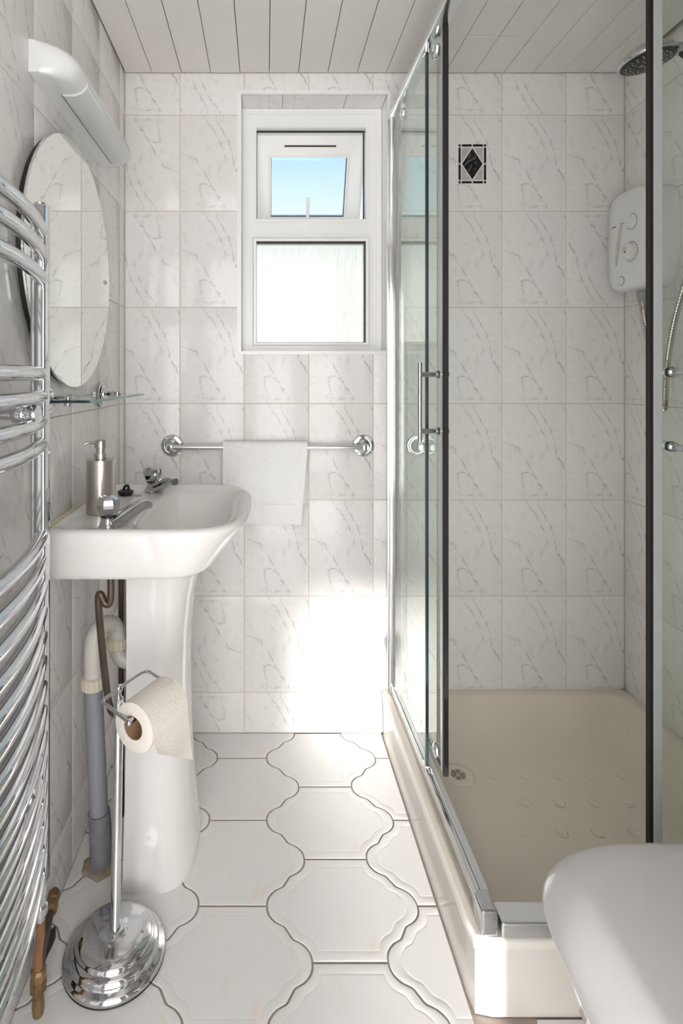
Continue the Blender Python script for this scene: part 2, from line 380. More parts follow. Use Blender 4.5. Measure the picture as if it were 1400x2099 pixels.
# back wall with the window opening
bm = new(); y0, y1 = YB + TT, YB + 0.20
for a in ((XL - 0.12, WX0, 0, ZC + .1), (WX1, XR + 0.12, 0, ZC + .1), (WX0, WX1, 0, WZ0), (WX0, WX1, WZ1, ZC + .1)):
    box(bm, a[0], a[1], y0, y1, a[2], a[3])
wall_back = tag(obj('wall_back', bm, 'grout', ang=0), 'tiled end wall with the window and towel rail', kind='structure')
lay(wall_back, grid(XL, XR, 0.7289, PX), ROWS, lambda u, v: (u, YB, v), 0, (WX0, WX1, WZ0, WZ1), flips('b'))
# left wall
wall_left = tag(obj('wall_left', box(new(), XL - 0.12, XL - TT, 0.10, YB + TT, 0, ZC + .1), 'grout', ang=0), 'tiled wall on the left with mirror and basin', kind='structure')
lay(wall_left, grid(YF, YB, 1.443, 0.2035), ROWS, lambda u, v: (XL, u, v), PI / 2, None, flips('l'))
# right wall
wall_right = tag(obj('wall_right', box(new(), XR + TT, XR + 0.12, 0.10, YB + TT, 0, ZC + .1), 'grout', ang=0), 'tiled wall on the right inside the shower', kind='structure')
lay(wall_right, grid(YF, YB, 1.56, PX), ROWS, lambda u, v: (XR, u, v), -PI / 2, None, flips('r'), True)
# wall with the doorway the picture is taken from, and the hall behind it
DX0, DX1, DZ = -0.37, 0.403, 1.97
bm = new(); box(bm, XL - .12, DX0, 0.10, YF, 0, ZC + .1); box(bm, DX1, XR + .12, 0.10, YF, 0, ZC + .1); box(bm, DX0, DX1, 0.10, YF, DZ, ZC + .1)
tag(obj('wall_front', bm, 'plaster', ang=0), 'plain wall with the doorway opposite the window', kind='structure')
tag(obj('wall_hall_left', box(new(), -1.0, -0.9, -5.0, 0.10, 0, 2.3), 'plaster', ang=0), 'plain hall wall beyond the doorway on the left', kind='structure')
tag(obj('wall_hall_right', box(new(), 1.2, 1.3, -5.0, 0.10, 0, 2.3), 'plaster', ang=0), 'plain hall wall beyond the doorway on the right', kind='structure')
bm = new(); HX0, HX1, HZ0, HZ1 = 0.15, 0.75, 0.45, 1.21
for a in ((-1.0, HX0, 0, 2.3), (HX1, 1.3, 0, 2.3), (HX0, HX1, 0, HZ0), (HX0, HX1, HZ1, 2.3)): box(bm, a[0], a[1], -5.1, -5.0, a[2], a[3])
tag(obj('wall_sun_mask', bm, 'plaster', ang=0), 'added unseen wall with an opening that shapes the sun beam', kind='structure')  # added out of view; its opening trims the low sun to a patch
tag(obj('floor_hall', box(new(), -1.0, 1.3, -5.1, 0.10, -0.05, 0.0), 'plaster', ang=0), 'plain hall floor beyond the doorway', kind='structure')
tag(obj('ceiling_hall', box(new(), -1.0, 1.3, -5.1, 0.10, 2.3, 2.35), 'plaster', ang=0), 'plain hall ceiling beyond the doorway', kind='structure')

# ---- floor: provencal tiles
FPX, FL_, FT = 0.2277, 0.2218, 0.0020
floor = tag(obj('floor', box(new(), XL - .12, XR + .12, 0.10, YB + .2, -0.06, -FT), 'fgrout', ang=0), 'floor of pale scalloped tiles in dark grout', kind='structure')
q = FL_ / 0.2635
side = [(.157, 0), (.1562, .011), (.153, .022), (.147, .032), (.139, .0405), (.130, .046), (.1235, .0497), (.1195, .0545), (.117, .060), (.1138, .0659)]
side = [(x, y * q) for x, y in side]
mx_, my_ = side[-1]
quarter = side + [(2 * mx_ - x, 2 * my_ - y) for x, y in side[-2::-1]]        # tip -> seam end
rt = [(x, y) for x, y in quarter]; up = rt + [(-x, y) for x, y in rt[::-1]]
outline = up + [(-x, -y) for x, y in up[1:-1]]
def fmesh():
    bm = new(); g = 0.0023
    def lp(sx, sy, z): return [(x * sx, y * sy, z) for x, y in outline]
    e = 1 - g / .157; ey = 1 - g / (FL_ / 2)
    L_ = [lp(e, ey, -FT), lp(e, ey, -.0008), lp(e - .006, ey - .008, -.0001), lp(e - .010, ey - .014, 0)]
    for s, z in ((.85, 0), (.843, -.00022), (.836, -.00022), (.829, 0), (.81, 0)):
        L_.append(lp(s, s - .02, z))
    loft(bm, L_, cap0=False); return bm
full = mesh(fmesh(), 'floor_tile', 'ftile', 40)
def ftile(cx, cy):
    planes = []
    if cx - .157 < XL: planes.append(((XL, 0, 0), (-1, 0, 0)))
    if cx + .157 > XR: planes.append(((XR, 0, 0), (1, 0, 0)))
    if cy + FL_ / 2 > YB: planes.append(((0, YB, 0), (0, 1, 0)))
    if cy - FL_ / 2 < YF - .1: planes.append(((0, YF - .1, 0), (0, -1, 0)))
    if cy > TY0 and cx + .157 > TX0: planes.append(((TX0, 0, 0), (1, 0, 0)))
    if cy <= TY0 and cy + FL_ / 2 > TY0 and cx + .157 > TX0: planes.append(((0, TY0, 0), (0, 1, 0)))
    me = full
    if planes:
        bm = fmesh(); bmesh.ops.translate(bm, verts=bm.verts[:], vec=(cx, cy, 0))
        for co, no in planes:
            bmesh.ops.bisect_plane(bm, geom=bm.verts[:] + bm.edges[:] + bm.faces[:], plane_co=co, plane_no=no, clear_outer=True)
        if not bm.faces: bm.free(); return
        bmesh.ops.translate(bm, verts=bm.verts[:], vec=(-cx, -cy, 0)); me = mesh(bm, 'floor_tile', 'ftile', 40)
    o = bpy.data.objects.new('floor_tile', me); COL.objects.link(o); o.parent = floor; o.location = (cx, cy, 0)
for k in range(-3, 5):
    cx = .1587 + k * FPX; base = 1.367 if k % 2 == 0 else 1.478
    for j in range(-7, 3):
        cy = base + j * FL_
        if cy + FL_ / 2 < .12 or cy - FL_ / 2 > YB - .002: continue
        if cx - .157 > TX0 - .001 and cy - FL_ / 2 > TY0 - .03: continue
        if cx - .157 > XR - .01 or cx + .157 < XL + .01: continue
        ftile(cx, cy)

# ---- ceiling of painted planks
ceiling = tag(obj('ceiling', box(new(), XL - .12, XR + .12, 0.10, YB + .2, ZC + .012, ZC + .1), 'gap', ang=0), 'white painted plank ceiling', kind='structure')
x = -.351 - .0904; k = 0
while x < XR:
    a, b = max(x, XL + .001) + .0009, min(x + .0904, XR - .001) - .0009
    if b - a > .02:
        segs = [(YF + .002, YB - .002)]
        if .55 < (a + b) / 2 < .74: segs = [(YF + .002, 1.514), (1.517, YB - .002)]
        for s0, s1 in segs:
            obj('ceiling_plank', box(new(), a, b, s0, s1, ZC + rnd.uniform(-.0006, .0006), ZC + .012, .0012, 1), 'plank', ceiling, 30)
    x += .0904; k += 1

# ---- window
FY0, FY1 = 1.793, 1.853
win = empty('window_1', (0, 0, 0), label='white plastic window with open top vent and obscure lower pane', kind='structure')
def ring(bm, o, i, ya, yb, mi=0):
    """frame of four mitred bars: outer rect o, inner rect i = (x0,x1,z0,z1)"""
    def rc(r, y): return [(r[0], y, r[2]), (r[1], y, r[2]), (r[1], y, r[3]), (r[0], y, r[3])]
    loops = [rc(o, yb), rc(o, ya), rc(i, ya), rc(i, yb)]
    rows = [[bm.verts.new(p) for p in l] for l in loops]
    for a, b in zip(rows, rows[1:] + rows[:1]):
        for k in range(4): bm.faces.new((a[k], a[(k + 1) % 4], b[(k + 1) % 4], b[k])).material_index = mi
    return bm
A_UP = (-.0308, .3256, 1.613, 1.910); A_LO = (-.0324, .3256, 1.211, 1.5415)
bm = new()
box(bm, WX0, A_UP[0], FY0, FY1, WZ0, WZ1); box(bm, A_UP[1], WX1, FY0, FY1, WZ0, WZ1)
box(bm, A_UP[0], A_UP[1], FY0, FY1, A_UP[3], WZ1); box(bm, A_UP[0], A_UP[1], FY0, FY1, 1.5415, A_UP[2]); box(bm, A_UP[0], A_UP[1], FY0, FY1, WZ0, A_LO[2])
obj('window_frame', bm, 'upvc', win, 30)
# stepped mouldings on the frame's room face
bm = new()
ring(bm, (WX0 + .004, WX1 - .004, WZ0 + .004, WZ1 - .004), (WX0 + .022, WX1 - .022, WZ0 + .022, WZ1 - .022), FY0 - .005, FY0)
ring(bm, (A_UP[0] - .012, A_UP[1] + .012, A_UP[2] - .012, A_UP[3] + .012), (A_UP[0] - .001, A_UP[1] + .001, A_UP[2] - .001, A_UP[3] + .001), FY0 - .003, FY0)
obj('frame_moulding', bm, 'upvc', win, 20)
bm = new(); # sloping glazing bead round the lower pane
def slope_ring(bm, o, i, yo, yi):
    def rc(r, y): return [(r[0], y, r[2]), (r[1], y, r[2]), (r[1], y, r[3]), (r[0], y, r[3])]
    return loft(bm, [rc(o, yo + .004), rc(o, yo), rc(tuple(.55 * a + .45 * b for a, b in zip(o, i)), yo - .001), rc(tuple(.4 * a + .6 * b for a, b in zip(o, i)), yo + .004), rc(i, yi), rc(i, yi + .012)], False, False)
slope_ring(bm, (A_LO[0] - .020, A_LO[1] + .022, A_LO[2] - .020, A_LO[3] + .021), A_LO, FY0 - .006, FY0 + .012)
obj('glazing_bead', bm, 'upvc', win, 20)
bm = new(); ring(bm, (A_LO[0] - .003, A_LO[1] + .003, A_LO[2] - .003, A_LO[3] + .003), (A_LO[0] + .0025, A_LO[1] - .003, A_LO[2] + .002, A_LO[3] - .004), FY0 + .014, FY0 + .020)
obj('gasket', bm, 'gasket', win, 0)
obj('obscure_pane', box(new(), A_LO[0] - .003, A_LO[1] + .003, FY0 + .021, FY0 + .025, A_LO[2] - .003, A_LO[3] + .003), 'frost', win, 0)['label'] = 'obscured lower window pane'
bm = new(); box(bm, A_UP[0], A_UP[1], FY0 + .022, FY0 + .028, A_UP[3] - .004, A_UP[3]); box(bm, A_UP[0], A_UP[0] + .0015, FY0 + .03, FY0 + .05, A_UP[2], A_UP[3]); box(bm, A_UP[1] - .0015, A_UP[1], FY0 + .03, FY0 + .05, A_UP[2], A_UP[3])
obj('gasket', bm, 'gasket', win, 0)
# open top vent: local frame hangs from its top edge, swung outwards 28 degrees
sash = obj('vent_sash', ring(new(), (-.04, .337, -.318, .040), (.018, .279, -.258, -.058), 0, .045), 'upvc', win, 30, (0, 1.856, 1.900), (R(28), 0, 0))
bm = new(); slope_ring(bm, (.006, .291, -.270, -.046), (.018, .279, -.258, -.058), -.004, .010)
obj('glazing_bead', bm, 'upvc', sash, 20)
obj('clear_pane', box(new(), .017, .280, .020, .024, -.259, -.057), 'wglass', sash, 0)
bm = new(); box(bm, .063, .238, -.0005, .0012, -.0245, -.0185); obj('vent_slot', bm, 'slot', sash, 0)
bm = new(); ring(bm, (.0175, .2795, -.2585, -.0575), (.0195, .2775, -.2565, -.0595), .011, .019); obj('gasket', bm, 'gasket', sash, 0)
bm = new(); box(bm, .136, .160, -.012, 0, -.30, -.262, .003); tube(bm, spline([(.148, -.010, -.275), (.148, -.026, -.262), (.1475, -.03, -.235), (.147, -.026, -.185)]), .0062, 10)
obj('handle', bm, 'upvc', sash)
# reveal lining: tiled head, boarded jambs and sill, with a thin bead on the wall face
bm = new(); box(bm, WX0, WX0 + .003, YB, FY0, WZ0, WZ1); box(bm, WX1 - .003, WX1, YB, FY0, WZ0, WZ1); box(bm, WX0, WX1, YB, FY0, WZ0, WZ0 + .003)
obj('reveal_board', bm, 'upvc', win, 0)
for a, b in ((WX0 + .005, .0515), (.0535, .2505), (.2525, WX1 - .005)):
    obj('reveal_tile', box(new(), a, b, YB + .004, FY0 - .001, WZ1 - .003, WZ1 - .0005, .001, 1), 'tile', win, 30)
bm = new(); ring(bm, (WX0 - .008, WX1 + .0035, WZ0 - .006, WZ1 + .008), (WX0 + .004, WX1 - .004, WZ0 + .004, WZ1 - .003), YB - .006, YB)
bmesh.ops.bevel(bm, geom=[e for e in bm.edges if all(abs(v.co.y - (YB - .006)) < 1e-5 for v in e.verts)], offset=.003, segments=2, affect='EDGES')
tag(obj('trim_1', bm, 'upvc', None, 30), 'thin white plastic bead framing the window opening', kind='structure')

# ---- decorative diamond tile set in the shower wall
dcx, dcz, dw, dh = .6365, 1.7560, .0425, .0600
dec = obj('decor_tile', box(new(), dcx - dw, dcx + dw, YB - .0012, YB, dcz - dh, dcz + dh), 'tile', wall_back, 0)
dec['label'] = 'black and white diamond inset on the shower wall'
yy = YB - .0022
def dpiece(name, pts, m):
    bm = new(); vs = [bm.verts.new((dcx + a, yy, dcz + b)) for a, b in pts]; f = bm.faces.new(vs)
    ex = bmesh.ops.extrude_face_region(bm, geom=[f]); bmesh.ops.translate(bm, verts=[v for v in ex['geom'] if isinstance(v, bmesh.types.BMVert)], vec=(0, .001, 0))
    return obj(name, bm, m, dec, 0)
b_ = .0066; g_ = .0034
dpiece('diamond', [(0, .0480), (.0315, 0), (0, -.0480), (-.0315, 0)], 'decor')
for sx in (-1, 1):
    for sz in (-1, 1):
        dpiece('corner_square', [(sx * (dw - b_), sz * (dh - b_)), (sx * dw, sz * (dh - b_)), (sx * dw, sz * dh), (sx * (dw - b_), sz * dh)], 'decor')
        dpiece('border_bar', [(sx * .002, sz * (dh - b_)), (sx * (dw - b_ - g_), sz * (dh - b_)), (sx * (dw - b_ - g_), sz * dh), (sx * .002, sz * dh)], 'decor')
        dpiece('border_bar', [(sx * (dw - b_), sz * .002), (sx * dw, sz * .002), (sx * dw, sz * (dh - b_ - g_)), (sx * (dw - b_), sz * (dh - b_ - g_))], 'decor')
        dpiece('spandrel', [(sx * .004, sz * .0495), (sx * .0325, sz * .0495), (sx * .0325, sz * .004)], 'decorg')
yy = YB - .0026
for p in ([(-.024, -.006), (-.012, .008), (0, .013), (.004, .019)], [(-.013, -.022), (-.006, -.013), (-.002, -.004)], [(-.012, .016), (-.008, .025), (-.005, .03)], [(.009, .006), (.013, -.002)], [(.004, .014), (.009, .017), (.008, .025)], [(.006, -.02), (.01, -.014)]):
    bm = new(); tube(bm, spline([(dcx + a, yy + .0004, dcz + b) for a, b in p], 5), .0006, 5); obj('vein', bm, 'decorv', dec)

# ================================================================== WASHBASIN
BY = 1.3015
basin = empty('washbasin', (XL, BY, .66), label='white ceramic washbasin with a raised rim and tap ledge on the left wall', cat='washbasin')
basin.location = (0, 0, 0)
def bl(xb, xf, w, nb, nf, z, c=-.22): return sup(c, BY, c - xb, xf - c, w, nb, nf, z, 96)
xb = XL + .0015
bm = new(); loops = [bl(-.30, -.19, .06, 3, 3, .6682), bl(-.37, -.152, .112, 5, 3, .6685), bl(-.40, -.138, .150, 6, 3, .680), bl(xb + .004, -.126, .208, 14, 3.4, .699), bl(xb, -.114, .223, 18, 3.6, .703), bl(xb, -.102, .2275, 18, 3.8, .712),
      bl(xb, -.070, .234, 20, 3.2, .745), bl(xb, -.047, .2375, 20, 3.4, .775), bl(xb, -.037, .2385, 20, 3.5, .789), bl(xb, -.0345, .2370, 20, 3.5, .796), bl(xb + .002, -.038, .2325, 18, 3.5, .8005),
      bl(xb + .005, -.046, .2255, 16, 3.4, .802), bl(xb + .010, -.055, .2165, 14, 4, .7995), bl(xb + .018, -.064, .208, 12, 3.8, .7935), bl(xb + .026, -.069, .2025, 10, 3.6, .789), bl(-.345, -.073, .198, 4.5, 3.4, .7875),
      bl(-.295, -.077, .194, 3, 3.2, .786), bl(-.284, -.081, .189, 2.8, 3.1, .782), bl(-.276, -.087, .182, 2.7, 3, .772), bl(-.266, -.099, .168, 2.6, 2.8, .748), bl(-.257, -.115, .148, 2.4, 2.6, .722), bl(-.247, -.135, .118, 2.2, 2.4, .702), bl(-.235, -.16, .075, 2, 2.1, .690), bl(-.226, -.19, .03, 2, 2, .686)]
loft(bm, loops); obj('bowl', bm, 'ceramic', basin, 60)
bm = new(); tube(bm, [(XL + .004, BY - .232, .803), (XL + .004, BY + .232, .803)], .0045, 8); obj('sealant_bead', bm, 'sealant', basin)['label'] = 'yellowed sealant line along the wall'
lathe(bm := new(), [(0, .003), (.014, .003), (.019, .0015), (.021, 0)], 24, at(-.208, BY, .686)); obj('waste_ring', bm, 'chrome', basin)

ped = empty('basin_pedestal', label='white ceramic pedestal standing under the washbasin', cat='pedestal')
bm = new()
def pl(xf, w_, z, nf=2.7):
    o = []
    for th in (0, .014):
        x_b, wf, ww = -.305, xf - th, w_ - th
        arc = [(x_b, BY - ww, z)] + [(-.25 + (wf + .25) * math.copysign(abs(math.cos(a)) ** (2 / nf), math.cos(a)), BY + ww * math.copysign(abs(math.sin(a)) ** (2 / nf), math.sin(a)), z) for a in [-PI / 2 + PI * i / 40 for i in range(41)]] + [(x_b, BY + ww, z)]
        o += arc if th == 0 else arc[::-1]
    return o
loft(bm, [pl(-.159, .131, 0), pl(-.1575, .1315, .006), pl(-.160, .130, .03), pl(-.166, .122, .09), pl(-.173, .112, .18), pl(-.178, .104, .30), pl(-.180, .099, .42), pl(-.177, .097, .52), pl(-.168, .097, .60), pl(-.158, .098, .64), pl(-.150, .099, .668, 3)])
obj('column', bm, 'ceramic', ped, 60)

def tap(x, y, ang, label):
    t = empty('basin_tap', (x, y, .7885), label=label, cat='tap', group='chrome taps on the washbasin'); t.rotation_euler = (0, 0, ang)
    obj('base', lathe(new(), [(0, 0), (.021, 0), (.0215, .003), (.018, .008), (.0145, .016), (.0135, .022), (.012, .024), (0, .024)], 28), 'chrome', t)
    sec = []
    for px_, pz_, hw, hh in ((.000, .010, .017, .0098), (.018, .0135, .0165, .0130), (.036, .0205, .0155, .0145), (.054, .0295, .0145, .0135), (.072, .0370, .0135, .0115), (.086, .0395, .0132, .0095), (.094, .0370, .0120, .0085)):
        sec.append([(px_ + .25 * hh * math.sin(2 * PI * i / 16) * -1, hw * math.copysign(abs(math.cos(2 * PI * i / 16)) ** .6, math.cos(2 * PI * i / 16)), pz_ + hh * math.copysign(abs(math.sin(2 * PI * i / 16)) ** .6, math.sin(2 * PI * i / 16))) for i in range(16)])
    obj('spout', loft(new(), sec), 'chrome', t, 50)
    obj('neck_ring', lathe(new(), [(0, .023), (.0125, .023), (.0155, .0255), (.0155, .0275), (0, .0275)], 24), 'black', t)
    bm = new(); rows = []                     # faceted knob
    for r, z in ((.0145, .0275), (.0195, .033), (.0235, .045), (.0242, .052), (.0215, .061), (.0165, .0655), (.0150, .0662)):
        rows.append([(r * (1 + .035 * math.cos(PI * i)) * math.cos(2 * PI * i / 16), r * (1 + .035 * math.cos(PI * i)) * math.sin(2 * PI * i / 16), z) for i in range(16)])
    loft(bm, rows); k = obj('knob', bm, 'chrome', t, 12)
    obj('indice_cap', lathe(new(), [(0, .0685), (.010, .068), (.0135, .066), (.0135, .065)], 20), 'chrome', k)
tap(-.323, 1.128, R(40), 'chrome tap with faceted knob in front of the soap dispenser')
tap(-.309, 1.498, R(-40), 'chrome tap with faceted knob next to the black plug')
plug = empty('basin_plug', (-.369, 1.450, .7868), label='black rubber basin plug lying on the basin ledge', cat='plug')
obj('stopper', lathe(new(), [(0, .001), (.016, .001), (.019, .004), (.0205, .010), (.021, .012), (.017, .0145), (.0, .0145)], 24), 'black', plug)
bm = new(); tube(bm, spline([(-.006, 0, .014), (-.002, 0, .024), (.006, 0, .026), (.008, 0, .015)], 5), .0035, 8); obj('loop', bm, 'black', plug)
bm = new()
for k in range(9):
    sphere(bm, (.018 + .0042 * k - .00016 * k * k, -.006 + .003 * math.sin(k * 1.3), .0022), .0019, 8)
c_ = obj('chain', bm, 'chrome', plug); c_['kind'] = 'stuff'
soap = empty('soap_dispenser', (-.378, 1.262, .7868), label='brushed steel pump soap dispenser on the basin ledge', cat='soap dispenser')
obj('bottle', lathe(new(), [(0, .0005), (.030, .0005), (.0315, .002), (.0325, .008), (.0325, .011), (.0321, .0114), (.0325, .0118), (.0325, .112), (.0321, .1124), (.0325, .1128), (.0325, .122), (.0315, .1245), (.014, .126), (0, .126)], 40), 'brushed', soap)
obj('collar', lathe(new(), [(0, .1262), (.0150, .1262), (.0150, .139), (.0140, .140), (.0110, .1402), (.0110, .150), (0, .150)], 28), 'brushed', soap)
bm = new(); lathe(bm, [(0, .150), (.0135, .150), (.0138, .151), (.0138, .166), (.0125, .168), (0, .168)], 28)
obj('pump_head', bm, 'brushed', soap)
bm = new(); tube(bm, spline([(-.010, -.006, .163), (-.022, -.013, .1635), (-.032, -.018, .160)], 5), .0033, 10); obj('nozzle', bm, 'brushed', soap)

# ================================================================== PIPEWORK UNDER THE BASIN
wp = empty('waste_pipe', label='grey plastic waste pipe with ivory trap bend rising beside the pedestal', cat='pipe')
bm = new(); tube(bm, [(-.3735, 1.244, .03), (-.390, 1.243, .405)], .0205, 28); obj('pipe', bm, 'greyp', wp)
bm = new(); tube(bm, [(-.3725, 1.244, .0), (-.3728, 1.244, .05), (-.3768, 1.244, .118)], .0245, 28); obj('socket', bm, 'greyd', wp)
bm = new(); tube(bm, spline([(-.390, 1.243, .41), (-.3905, 1.243, .47), (-.388, 1.246, .505), (-.379, 1.257, .525), (-.368, 1.271, .529), (-.356, 1.289, .518), (-.351, 1.298, .495), (-.351, 1.30, .47), (-.349, 1.30, .452), (-.34, 1.30, .437), (-.32, 1.30, .430), (-.28, 1.30, .430)], 6), .0195, 24)
obj('trap_bend', bm, 'trap', wp)
def nut(p, d, r, h, name='nut'):
    bm = new(); n = 36; rows = []
    for rr, z in ((r * .92, 0), (r, .002), (r, h - .002), (r * .96, h), (r * .8, h + .003)):
        rows.append([at(*p, d) @ Vector((rr * (1 + (.022 if i % 2 else -.022)) * math.cos(2 * PI * i / n), rr * (1 + (.022 if i % 2 else -.022)) * math.sin(2 * PI * i / n), z)) for i in range(n)])
    loft(bm, rows); obj(name, bm, 'nut', wp, 15)
nut((-.390, 1.243, .398), (0, 0, 1), .0265, .024); nut((-.351, 1.30, .462), (.02, 0, 1), .0265, .022)
bm = new(); bm2 = []
loft(bm, [[(-.3725 + r_ * math.cos(2 * PI * i / 18) * (1 + .25 * rnd.random()), 1.240 + r_ * math.sin(2 * PI * i / 18) * (1 + .25 * rnd.random()), z_) for i in range(18)] for r_, z_ in ((.036, .0002), (.031, .004), (.026, .006))])
obj('mortar_patch', bm, 'mortar', wp)
bm = new(); tube(bm, spline([(-.318, 1.13, .697), (-.318, 1.13, .65), (-.322, 1.13, .634), (-.331, 1.13, .636), (-.338, 1.13, .652), (-.3435, 1.131, .648), (-.3435, 1.135, .61), (-.342, 1.16, .50), (-.340, 1.197, .385), (-.326, 1.21, .355), (-.30, 1.225, .33)], 6), .0076, 14)
t = tag(obj('supply_pipe', bm, 'bronze'), 'tarnished copper supply pipe with an S bend under the near tap', 'pipe')
bm = new(); tube(bm, [(-.362, 1.38, .0), (-.362, 1.38, .72)], .0076, 14)
tag(obj('supply_pipe', bm, 'bronze'), 'dark straight copper supply pipe behind the pedestal edge', 'pipe')

# ================================================================== TOWEL RADIATOR
rad = empty('towel_radiator', label='chrome ladder towel radiator with curved bars on the left wall', cat='towel radiator')
for ya in (.919, .437):
    obj('upright', box(new(), -.394, -.369, ya, ya + .0255, .245, 1.390, .004, 3), 'chrome', rad)
    bm = new(); lathe(bm, [(0, 0), (.009, 0), (.009, .004), (.006, .006), (0, .006)], 16, at(-.3815, ya + .0127, 1.389)); obj('end_cap', bm, 'chrome', rad)
zs = [1.344, 1.307, 1.264, 1.105, 1.067, 1.0245, .987] + [.832 - .0414 * i for i in range(14)]
bar = new(); n = 28
tube(bar, [(-.3765 + .037 * (1 - (2 * i / n - 1) ** 2), .9215 - (.9215 - .460) * i / n, 0) for i in range(n + 1)], .0112, 20)
barm = mesh(bar, 'bar', 'chrome', 60)
for z in zs: obj('bar', barm, None, rad, loc=(0, 0, z))
for z in (1.042, .479):
    for yb_ in (.835, .53):
        b = obj('wall_bracket', lathe(new(), [(0, 0), (.016, 0), (.016, .004), (.008, .006), (.008, .055), (.0, .055)], 20, at(XL + .0005, yb_, z, (1, 0, 0))), 'chrome', rad)
        obj('clamp_knob', lathe(new(), [(0, .05), (.012, .052), (.0135, .056), (.0135, .066), (.0115, .072), (.0155, .074), (.0160, .086), (.014, .090), (0, .0905)], 20, at(XL, yb_, z, (1, 0, 0))), 'chrome', rad)
for ya in (.932, .450):
    v = obj('valve', lathe(new(), [(0, 0), (.0075, 0), (.0075, .012), (.012, .014), (.012, .026), (.0085, .030), (.0085, .044), (.0105, .046), (.0105, .062), (.009, .0655), (0, .0655)], 20, at(-.3815, ya, .1795)), 'chrome', rad)
rp_ = empty('radiator_pipe', label='dull copper feed pipe with dirty brass fittings below the towel radiator', cat='pipe')
bm = new(); tube(bm, spline([(-.3815, .932, .1815), (-.383, .935, .15), (-.390, .945, .12), (-.3925, .9485, .08)], 5), .0078, 14); obj('riser', bm, 'copper', rp_)
bm = new(); tube(bm, [(-.393, .955, .060), (-.404, 1.0, .067), (-.417, 1.077, .076)], .0074, 14); obj('run', bm, 'bronze', rp_)
def fit(pts, name='fitting'):
    bm = new(); lathe(bm, pts[1], 8, at(*pts[0])); obj(name, bm, 'brass', rp_, 20)
fit(((-.393, .950, .030, (.02, 0, 1)), [(0, 0), (.009, 0), (.0095, .012), (.014, .014), (.0145, .028), (.0115, .03), (.0135, .034), (.0135, .046), (.010, .050), (0, .05)]))
fit(((-.393, .950, .0, (0, 0, 1)), [(0, .0), (.0085, .0), (.011, .016), (.0095, .032), (0, .033)]))
fit(((-.413, 1.054, .0735, (-.15, .98, .12)), [(0, 0), (.0105, 0), (.013, .006), (.013, .014), (.0105, .016), (.0105, .021), (.012, .024), (.012, .036), (.008, .042), (0, .042)]))
bm = new(); loft(bm, [[(-.423 + r_ * .4 * math.cos(2 * PI * i / 14) * (1 + .3 * rnd.random()), 1.066 + r_ * 1.3 * math.sin(2 * PI * i / 14) * (1 + .3 * rnd.random()), z_) for i in range(14)] for r_, z_ in ((.024, .0002), (.02, .003))])
obj('broken_mortar', bm, 'slot', rp_)

# ================================================================== MIRROR, SHELF, LIGHT
mir = empty('wall_mirror', label='round frameless mirror with chrome screws on the left wall', cat='mirror')
mc = (1.2085, 1.344); N_ = 96
def mring(a, b, x): return [(x, mc[0] + a * math.cos(2 * PI * i / N_), mc[1] + b * math.sin(2 * PI * i / N_)) for i in range(N_)]
bm = new(); loft(bm, [mring(.2595, .2675, -.4225), mring(.2595, .2675, -.4185), mring(.2585, .2665, -.4175)]); obj('mirror_glass', bm, 'mirror', mir, 20)
bm = new(); loft(bm, [mring(.252, .260, -.4348), mring(.252, .260, -.4227)]); obj('backing', bm, 'black', mir, 30)
for dy in (-.225, .225): obj('screw', lathe(new(), [(0, .0045), (.0035, .004), (.0055, .002), (.006, 0)], 16, at(-.4176, mc[0] + dy, 1.345, (1, 0, 0))), 'chrome', mir)

sh = empty('glass_shelf', label='clear glass shelf with green edges below the mirror', cat='shelf')
SZ = 1.0485
def rrect(x0, x1, y0, y1, r, z, n=6):
    o = []
    for cx, cy, a0 in ((x1 - r, y1 - r, 0), (x0 + .002, y1 - .002, PI / 2), (x0 + .002, y0 + .002, PI), (x1 - r, y0 + r, 1.5 * PI)):
        rr = r if cx == x1 - r else .002
        for k in range(n + 1): o.append((cx + rr * math.cos(a0 + PI / 2 * k / n), cy + rr * math.sin(a0 + PI / 2 * k / n), z))
    return o
bm = new(); loft(bm, [rrect(-.428, -.337, 1.070, 1.532, .006, SZ), rrect(-.428, -.337, 1.070, 1.532, .006, SZ + .0055)])
for f in bm.faces:
    if abs(f.normal.z) < .5: f.material_index = 1
bm.normal_update()
for f in bm.faces: f.material_index = 0 if abs(f.normal.z) > .5 else (2 if abs(f.normal.y) > .8 else 1)
obj('glass_plate', bm, ('glass', 'shelfedge', 'edge'), sh, 30)
for yb_ in (1.085, 1.447):
    b = obj('bracket', lathe(new(), [(0, 0), (.033, 0), (.033, .004), (.030, .006), (.027, .006), (.0265, .009), (.022, .0105), (.019, .0105), (.018, .014), (.010, .016), (.007, .018), (.006, .030), (0, .030)], 36, at(XL + .0003, yb_, SZ + .004, (1, 0, 0))), 'chrome', sh)
    bm = new(); cyl(bm, (XL + .045, yb_, SZ + .0056), (0, 0, 1), .008, .006, 16, .001); cyl(bm, (XL + .045, yb_, SZ - .0065), (0, 0, 1), .008, .0064, 16, .001); cyl(bm, (XL + .02, yb_, SZ + .0095), (1, 0, 0), .003, .036, 12)
    obj('clamp', bm, 'chrome', b)

